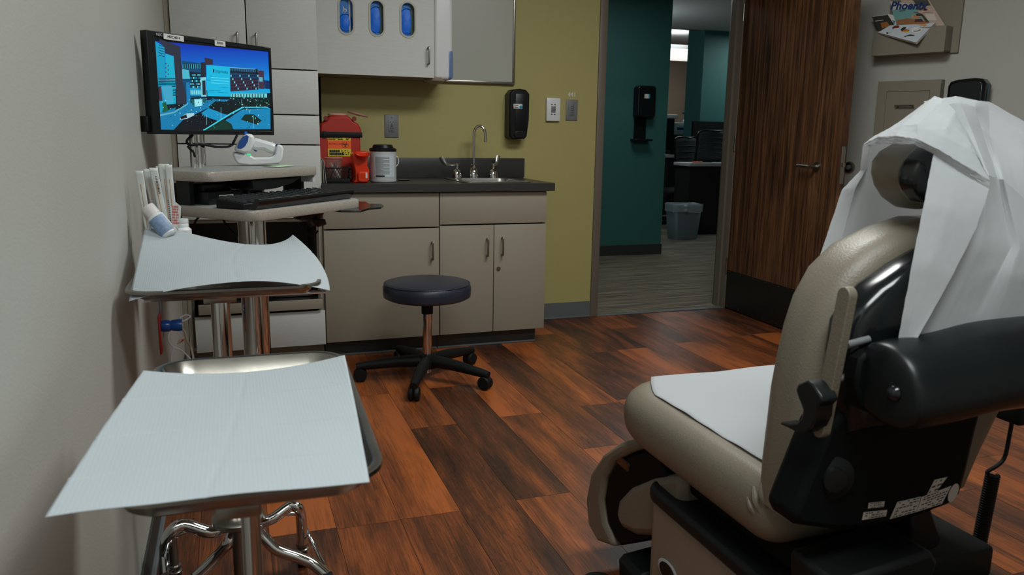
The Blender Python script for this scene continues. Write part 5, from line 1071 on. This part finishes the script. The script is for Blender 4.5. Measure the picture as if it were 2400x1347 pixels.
# ================================================================== EXAM CHAIR
CX = 1.165
t = thing('exam_chair', 'taupe vinyl medical exam chair with black shells at the right', 'exam chair', (CX, 1.35, 0))
def mir(P):
    P = [(a, b) for a, b in P if a < CX - .004]; return P + [(2 * CX - a - .15 * min(1, max(0, (.82 - b) / .28)), b) for a, b in reversed(P)]
# base
obj('base_cover', G().prism(rr(.905, 1.34, .72, 1.56, .05), FXY, .03, .335), mat('beige_shell', (132, 120, 105), .45, var=.03), t, True, bevel=.006)
obj('base_top', G().prism(rr(.897, 1.348, .70, 1.57, .055), FXY, .337, .372), M_blkm, t, True, bevel=.010)
obj('base_skirt', G().prism(rr(.93, 1.34, .74, 1.50, .05), FXY, .001, .03), M_blkm, t, True)
b0 = at(1566, 1340, X=.903)
obj('round_badge', G().lathe([(.004, 0), (.040, 0), (.044, .003), (.040, .004), (.004, .004)], (.9045, b0.y, b0.z), (-1, 0, 0), n=36, sx=1.0, sy=.6), M_lgry, t, True); obj('badge_center', G().lathe([(.004, 0), (.034, 0), (.033, .0015), (.004, .0015)], (.9003, b0.y, b0.z), (-1, 0, 0), n=36, sx=1, sy=.6), M_blkm, t, True)
obj('lift_mechanism', G().box(.98, 1.32, .98, 1.5, .373, .44, r=.01), M_blkm, t, True)
g = G().tube([(.93, 1.02, .40), (.98, 1.1, .41), (.99, 1.3, .40)], .02, 10, smooth=3)
for i in range(14): g.lathe([(.020, 0), (.024, .003), (.020, .006)], (.985, .98 + i * .0085, .40), (0, 1, 0), n=18)
obj('corrugated_hose', g, M_blkm, t, True)
rp = xz([(2140, 1190), (2178, 1178), (2206, 1262), (2203, 1278), (2190, 1286), (2130, 1300)], 1.0); obj('rear_bracket', G().prism(rp, (V((0, 1.0, 0)), X_, Z_, Y_), 0, .03), M_blk, t, True, bevel=.004)
rp = xz([(1960, 1370), (2188, 1292), (2203, 1318), (2192, 1352), (2180, 1375), (1960, 1460)], .93); obj('rear_cover', G().prism(rp, (V((0, .93, 0)), X_, Z_, Y_), 0, .12), M_blkm, t, True, bevel=.01)
obj('shell_recess', G().pad(rr(*[sorted((at(1435, 1080, X=.93).y, at(1472, 1080, X=.93).y))[0], sorted((at(1435, 1080, X=.93).y, at(1472, 1080, X=.93).y))[1]], at(1450, 1092, X=.93).z, at(1450, 1068, X=.93).z, .012), (V((0, 0, 0)), Y_, Z_, X_), .934, .942, .003), M_blkg, t, True)
# foot step and pedal at the front
obj('foot_step', G().prism(xz([(1440, 1300), (1452, 1286), (1520, 1268), (1560, 1270), (1560, 1380), (1442, 1380)], 1.70), (V((0, 1.66, 0)), X_, Z_, Y_), -.09, .02), M_blkm, t, True, bevel=.008)
pdl = at(1402, 1352, Z=.045); obj('pedal', G().lathe([(.008, 0), (.045, .004), (.05, .02), (.04, .034), (.01, .038)], (pdl.x, pdl.y, .003), n=28), M_blkm, t, True)
# leg rest
lg = lambda P: [(at(a, b, X=.93).y, at(a, b, X=.93).z) for a, b in P]
outer = lg([(1500, 1026), (1455, 1036), (1415, 1064), (1386, 1110), (1375, 1170), (1380, 1230), (1402, 1268), (1440, 1282), (1432, 1255), (1418, 1225), (1410, 1170), (1418, 1118), (1440, 1080), (1478, 1060), (1508, 1050)])
obj('leg_rest_cushion', G().prism(outer, (V((0, 0, 0)), Y_, Z_, X_), .925, 1.33), M_vin, t, True, bevel=.012)
blk = lg([(1530, 1056), (1478, 1064), (1442, 1084), (1420, 1120), (1412, 1170), (1420, 1225), (1436, 1260), (1450, 1279), (1520, 1262), (1545, 1250), (1560, 1120)])
obj('leg_rest_shell', G().prism(blk, (V((0, 0, 0)), Y_, Z_, X_), .937, 1.318), M_blkd, t, True, bevel=.004)
inn = lg([(1600, 1108), (1530, 1118), (1478, 1140), (1450, 1170), (1443, 1205), (1455, 1238), (1490, 1256), (1530, 1258), (1560, 1240), (1600, 1180)])
obj('calf_pad', G().prism(inn, (V((0, 0, 0)), Y_, Z_, X_), .925, 1.32), M_vin, t, True, bevel=.022)
# seat
obj('seat_cushion', G().pad(rpoly([(1.29, 1.09), (1.465, 1.80), (.893, 1.80), (.893, 1.09)], [.06, .2, .2, .06], 8), FXY, .428, .562, .062, seg=8, crown=.002, crown0=0), M_vin, t, True)
obj('seat_pan', G().prism(rr(.95, 1.30, 1.08, 1.66, .04), FXY, .385, .44), M_blkd, t, True, bevel=.01)
# backrest
YF = 1.12; YBK = 1.03
sil = xz([(1786, 1185), (1790, 1100), (1800, 1000), (1808, 920), (1822, 840), (1838, 765), (1862, 690), (1900, 620), (1955, 566), (2030, 528), (2100, 504), (2160, 490)], YF)
sil[0] = (sil[0][0], at(1830, 1226, Y=1.045).z); bk_ = mir(sil)
obj('backrest_cushion', G().pad(bk_, (V((0, 1.02, 0)), X_, Z_, Y_), 0, .135, .05, seg=8, crown=.004), M_vin, t, True)
shl = xz([(1926, 985), (1926, 960), (1920, 900), (1916, 815), (1927, 743), (1952, 702), (1990, 659), (2056, 612), (2110, 580), (2149, 563)], YBK)
shp = mir(shl)
g = G().pad(shp, (V((0, .955, 0)), X_, Z_, Y_), 0, .075, .028, seg=6, crown0=.012)
obj('backrest_shell', g, M_blkg, t, True)
rid = xz([(1945, 1000), (1940, 860), (1950, 780), (1985, 715), (2040, 670), (2100, 650)], .95); rid = [(a, b) for a, b in rid]
0 and obj('shell_ridge', G().tube([(a, .946, b) for a, b in rid], .006, 8, smooth=4), M_blkg, t, True)
# vinyl gathers where seat and back meet
g = G()
for (a, b, r) in (((1766, 1140), (1786, 1206), .008), ((1784, 1130), (1796, 1190), .006), ((1752, 1160), (1780, 1216), .007)):
    p = at(a[0], a[1], X=.898); q = at(b[0], b[1], X=.900); g.tube([p, p.lerp(q, .5) - X_ * .004, q], [r * .4, r, r * .3], 8, smooth=3)
obj('vinyl_gathers', g, M_vin, t, True)
# headrest
hs = xz([(2182, 492), (2140, 492), (2108, 486), (2082, 468), (2064, 440), (2057, 405), (2062, 372), (2078, 350), (2104, 335), (2140, 320), (2182, 308)], 1.12)
hx = CX; hx = 1.145; hm = [(a, b) for a, b in hs if a < hx - .002]; hp = hm + [(hx + (hx - a) * .55, b) for a, b in reversed(hm)]
hx0 = hx
obj('headrest_cushion', G().pad(hp, (V((0, 1.045, 0)), X_, Z_, Y_), 0, .115, .04, seg=8, crown=.01), M_vin, t, True)
hs2 = xz([(2184, 478), (2150, 476), (2128, 470), (2110, 450), (2103, 425), (2106, 395), (2122, 365), (2146, 340), (2184, 325)], 1.045)
hm = [(a, b) for a, b in hs2 if a < hx0 - .002]; hp2 = hm + [(hx0 + (hx0 - a) * .45, b) for a, b in reversed(hm)]
obj('headrest_shell', G().pad(hp2, (V((0, 1.005, 0)), X_, Z_, Y_), 0, .05, .018, seg=6, crown0=.008), M_blkg, t, True)
nb = at(2160, 500, Y=1.05); obj('headrest_stem', G().box(hx0 - .02, hx0 + .02, 1.03, 1.05, nb.z - .10, nb.z + .06, r=.003), M_nick, t, True)
# armrest folded up at the left
lg_ = lambda P: [(at(a, b, X=.855).y, at(a, b, X=.855).z) for a, b in P]
p, q = at(1990, 672, X=.872), at(1922, 1022, X=.872)
g = G(); ax = (q - p).normalized(); sd = ax.cross(X_).normalized(); g.prism(rr(-.0135, .0135, 0, (q - p).length, .0135), (p + sd * 0, sd, ax, X_), -.008, .008)
obj('armrest', g, M_vin, t, True, bevel=.004)
for a, b, c, d in ((1985, 808, 2036, 794), (1963, 888, 2014, 876)): pa, pb = at(a, b, X=.90), at(c, d, X=.94); obj('armrest_rod', G().cyl(pa, pb, .006), M_gry, t, True)
hk = lg_([(1884, 912), (1890, 898), (1912, 889), (1924, 896), (1944, 925), (1948, 938), (1936, 950), (1934, 975), (1922, 1000), (1904, 1012), (1886, 1011), (1866, 1000), (1846, 992), (1850, 985), (1872, 990), (1888, 988), (1898, 976), (1901, 958), (1896, 944), (1890, 930)])
obj('release_handle', G().prism(hk, (V((0, 0, 0)), Y_, Z_, X_), .838, .870), M_blk, t, True, bevel=.004)
obj('arm_mount', G().prism(xz([(2012, 900), (2022, 845), (2040, 828), (2110, 800), (2110, 1000), (2020, 960)], .93), (V((0, .935, 0)), X_, Z_, Y_), 0, .03), M_blkd, t, True, bevel=.006)
kb_ = at(1945, 1115, Y=.985); obj('side_knob', G().lathe([(.040, 0), (.038, .01), (.022, .014), (.020, .020), (.005, .021)], (kb_.x, .985, kb_.z), (-.25, -.97, 0), n=28), M_blk, t, True)
# rear housing
rh = xz([(1945, 1000), (1910, 1085), (1872, 1180), (1858, 1215), (1870, 1234), (1960, 1246), (2060, 1240), (2150, 1214), (2225, 1186), (2254, 1160), (2272, 1095), (2292, 1010), (2306, 958), (2180, 940), (2000, 950)], .975)
obj('rear_housing', G().prism(rh, (V((0, .975, 0)), X_, Z_, Y_), 0, .075), M_blkd, t, True, bevel=.012)
def rlabel(pts, seed, n, lett=None):
    Yp = .9745; q = xz(pts, Yp); lb = obj('warning_label', G().prism(q, (V((0, Yp - .0006, 0)), X_, Z_, Y_), 0, .0006), mat('label_white', (196, 188, 182), .5), t, True, flat=True)
    bl, br_, tr, tl = q[:4]; rd = random.Random(seed); g = G()
    P = lambda u, v: V((0, Yp - .0012, 0)) + X_ * ((bl[0] * (1 - u) + br_[0] * u) * (1 - v) + (tl[0] * (1 - u) + tr[0] * u) * v) + Z_ * ((bl[1] * (1 - u) + br_[1] * u) * (1 - v) + (tl[1] * (1 - u) + tr[1] * u) * v)
    for i in range(n):
        v = (i + .35) / n; u = .08
        while u < .9:
            l = rd.uniform(.04, .14)
            if rd.random() < .75: g.add([P(u, v), P(min(.93, u + l), v), P(min(.93, u + l), v + .4 / n), P(u, v + .4 / n)], [(0, 1, 2, 3)])
            u += l + .04
    if g.v: obj('label_print', g, M_ink, lb, True, flat=True)
rlabel([(2034, 1191), (2071, 1187), (2073, 1174), (2036, 1178)], 1, 3)
rlabel([(2020, 1218), (2076, 1209), (2079, 1194), (2024, 1200)], 2, 3)
rlabel([(2085, 1216), (2147, 1199), (2158, 1163), (2103, 1176)], 3, 6)
rlabel([(2148, 1199), (2207, 1180), (2229, 1138), (2160, 1164)], 4, 6)
rlabel([(2172, 1160), (2196, 1149), (2220, 1117), (2190, 1124)], 5, 3)
o_ = [(2232, 1152), (2222, 1170), (2222, 1164)]
c_ = at(2234, 1154, Y=.9745); el_ = [(c_.x + .011 * math.cos(q) + .004 * math.sin(q), c_.z + .017 * math.sin(q)) for q in [2 * PI * i / 20 for i in range(20)]]
obj('oval_label', G().prism(el_, (V((0, .9738, 0)), X_, Z_, Y_), 0, .0006), mat('label_white', (196, 188, 182), .5), t, True, flat=True)
# paper roll cover across the back
ryc = .895; rzc = at(2090, 915, Y=ryc).z; x0r = at(2070, 900, Y=ryc).x
prof = [(-.075, -.024), (-.068, .02), (-.045, .055), (-.01, .073), (.03, .076), (.06, .06), (.07, .02), (.068, -.02), (.045, -.046), (.0, -.058), (-.045, -.052)]
g = G(); n = len(prof); rings = []
for i, (dx, k, up) in enumerate(((0, .80, 0), (.006, .93, 0), (.016, 1, 0), (.10, 1, .002), (.16, 1.02, .01), (.22, 1.05, .016), (.46, 1.05, .016), (.50, .9, .01))):
    rings.append([(x0r + dx, ryc + a * k, rzc + b * k + (up if b > 0 else up * 1.2)) for a, b in prof])
g.add([p for r_ in rings for p in r_], [(k * n + i, k * n + (i + 1) % n, (k + 1) * n + (i + 1) % n, (k + 1) * n + i) for k in range(len(rings) - 1) for i in range(n)] + [tuple(range(n)), tuple(range(n * (len(rings) - 1), n * len(rings)))])
obj('paper_roll_cover', g, M_blk, t, True, sub=2)
bt = at(2092, 922, X=x0r - .002); obj('cover_bolt', G().lathe([(.013, 0), (.012, .004), (.007, .009), (.002, .010)], (x0r + .001, bt.y, bt.z), (-1, 0, 0), n=24), M_blkg, t, True)
# hand control and coiled cord
hc_ = at(2385, 965, Y=1.12); obj('control_block', G().box(hc_.x - .03, hc_.x + .04, 1.09, 1.15, hc_.z - .02, hc_.z + .05, r=.008), M_blkm, t, True)
A_ = [at(2372, 985, Y=1.12), at(2366, 1020, Y=1.12), at(2355, 1070, Y=1.12), at(2338, 1090, Y=1.12), at(2315, 1104, Y=1.12), at(2316, 1110, Y=1.12)]
g = G().tube(A_, .0042, 8, smooth=5)
c0, c1 = at(2327, 1112, Y=1.12), at(2278, 1356, Y=1.12); dv = c1 - c0; N_ = 44; e1 = dv.cross(Y_).normalized(); e2 = dv.normalized().cross(e1)
g.tube([c0 + dv * (i / (N_ * 12)) + (e1 * math.cos(2 * PI * i / 12) + e2 * math.sin(2 * PI * i / 12)) * .0115 for i in range(N_ * 12 + 1)], .0034, 6)
obj('coiled_cord', g, M_blkm, t, True)
# ------------------------------------------------------------------ exam paper
def tri_sheet(rows, nsub=6, amp=.002, seed=1):
    """rows of (px,py,Y) control points, bilinear facets subdivided with light crumpling"""
    P = [[at(a, b, Y=y) for a, b, y in r] for r in rows]; nr, nc = len(P), len(P[0]); g = G(); rd = random.Random(seed)
    jit = {}
    def f(i, j):
        ii, fi = divmod(i, nsub); jj, fj = divmod(j, nsub)
        if ii == nr - 1: ii, fi = nr - 2, nsub
        if jj == nc - 1: jj, fj = nc - 2, nsub
        u, v = fj / nsub, fi / nsub; s = lambda x: x
        p = (P[ii][jj] * (1 - u) + P[ii][jj + 1] * u) * (1 - v) + (P[ii + 1][jj] * (1 - u) + P[ii + 1][jj + 1] * u) * v
        k = (i, j)
        if k not in jit: jit[k] = V((rd.uniform(-1, 1), rd.uniform(-1, 1), rd.uniform(-1, 1))) * amp
        return p + jit[k] * (1 if 0 < fi < nsub or 0 < fj < nsub else .2)
    NI, NJ = (nr - 1) * nsub, (nc - 1) * nsub
    g.add([f(i, j) for i in range(NI + 1) for j in range(NJ + 1)], [(i * (NJ + 1) + j, i * (NJ + 1) + j + 1, (i + 1) * (NJ + 1) + j + 1, (i + 1) * (NJ + 1) + j) for i in range(NI) for j in range(NJ)])
    return g
g = G()
def addg(h): g.add(h.v, h.f)
# far side hanging down the front of the backrest
addg(tri_sheet([[(1908, 640, 1.22), (1950, 640, 1.20), (2000, 640, 1.19), (2160, 640, 1.18)], [(1940, 545, 1.23), (1978, 540, 1.21), (2030, 540, 1.21), (2160, 540, 1.19)], [(1973, 445, 1.24), (2005, 440, 1.20), (2060, 440, 1.22), (2165, 440, 1.19)], [(2016, 400, 1.22), (2032, 395, 1.19), (2068, 380, 1.21), (2170, 380, 1.19)], [(2022, 342, 1.19), (2040, 336, 1.18), (2085, 335, 1.19), (2175, 335, 1.18)]], 9, .0005, 2))
# band over the headrest: lower lip, front fold, back ridge
addg(tri_sheet([[(2022, 343, 1.19), (2050, 337, 1.11), (2090, 337, 1.05), (2142, 338, 1.00), (2188, 361, .985), (2245, 400, .96), (2318, 443, .93)],
                [(2024, 338, 1.19), (2058, 320, 1.10), (2100, 318, 1.04), (2150, 326, .995), (2200, 350, .975), (2262, 388, .95), (2319, 420, .93)],
                [(2044, 322, 1.19), (2078, 305, 1.12), (2115, 293, 1.06), (2150, 292, 1.02), (2210, 318, .99), (2280, 355, .965), (2318, 418, .935)],
                [(2085, 300, 1.19), (2110, 286, 1.15), (2140, 270, 1.10), (2180, 262, 1.06), (2225, 285, 1.02), (2268, 325, .99), (2300, 380, .95)],
                [(2110, 284, 1.20), (2145, 258, 1.17), (2190, 225, 1.13), (2212, 232, 1.10), (2240, 262, 1.06), (2268, 312, 1.02), (2298, 370, .97)]], 9, .0005, 3))
# flap hanging at the back, left of the crease
addg(tri_sheet([[(2188, 361, .985), (2245, 400, .96), (2318, 443, .93)], [(2165, 480, .95), (2225, 490, .935), (2290, 530, .92)], [(2137, 620, .93), (2180, 620, .92), (2230, 650, .91)], [(2104, 800, .925), (2122, 800, .92), (2146, 800, .91)]], 9, .0004, 4))
# darker wedge and long panel behind
addg(tri_sheet([[(2165, 238, 1.15), (2240, 225, 1.11), (2290, 235, 1.10), (2320, 239, 1.10), (2402, 285, 1.08), (2470, 330, 1.06)],
                [(2180, 250, 1.13), (2250, 240, 1.09), (2285, 250, 1.08), (2318, 262, 1.09), (2402, 320, 1.04), (2470, 360, 1.03)],
                [(2215, 315, 1.08), (2275, 300, 1.05), (2300, 300, 1.07), (2320, 320, 1.06), (2402, 370, 1.01), (2470, 420, 1.0)],
                [(2262, 405, .985), (2318, 410, .965), (2340, 420, .975), (2352, 420, .965), (2405, 470, .95), (2470, 500, .95)],
                [(2200, 560, .945), (2300, 570, .935), (2370, 580, .94), (2390, 580, .93), (2420, 600, .93), (2480, 620, .93)],
                [(2140, 810, .925), (2190, 800, .925), (2260, 790, .925), (2330, 780, .925), (2410, 775, .925), (2480, 775, .925)]], 9, .0004, 5))
tag(obj('exam_paper', g, M_exam, ang=22), 'white exam table paper draped over the headrest and hanging down behind it', 'exam paper')
def f(u, v):
    xl = .950 + (.09 * max(0, (v - .72) / .28) ** 1.3)
    y = 1.155 + (1.795 - 1.155) * v; x = xl + (1.245 + .19 * v - xl) * u
    dx, dy = max(0, .958 - x), max(0, y - 1.735); d = min(.061, math.hypot(dx, dy))
    z = .5672 + .0012 * math.sin(u * 7 + v * 15) + .0008 * math.sin(v * 40 + u * 9) - (.062 - math.sqrt(.062 ** 2 - d * d))
    return V((x, y, z))
tag(obj('exam_paper', G().grid(f, 30, 40), M_exam, ang=60, solid=.0006), 'white exam table paper lying across the taupe chair seat', 'exam paper')
for o in bpy.data.objects:
    if '_i' in o: del o['_i']
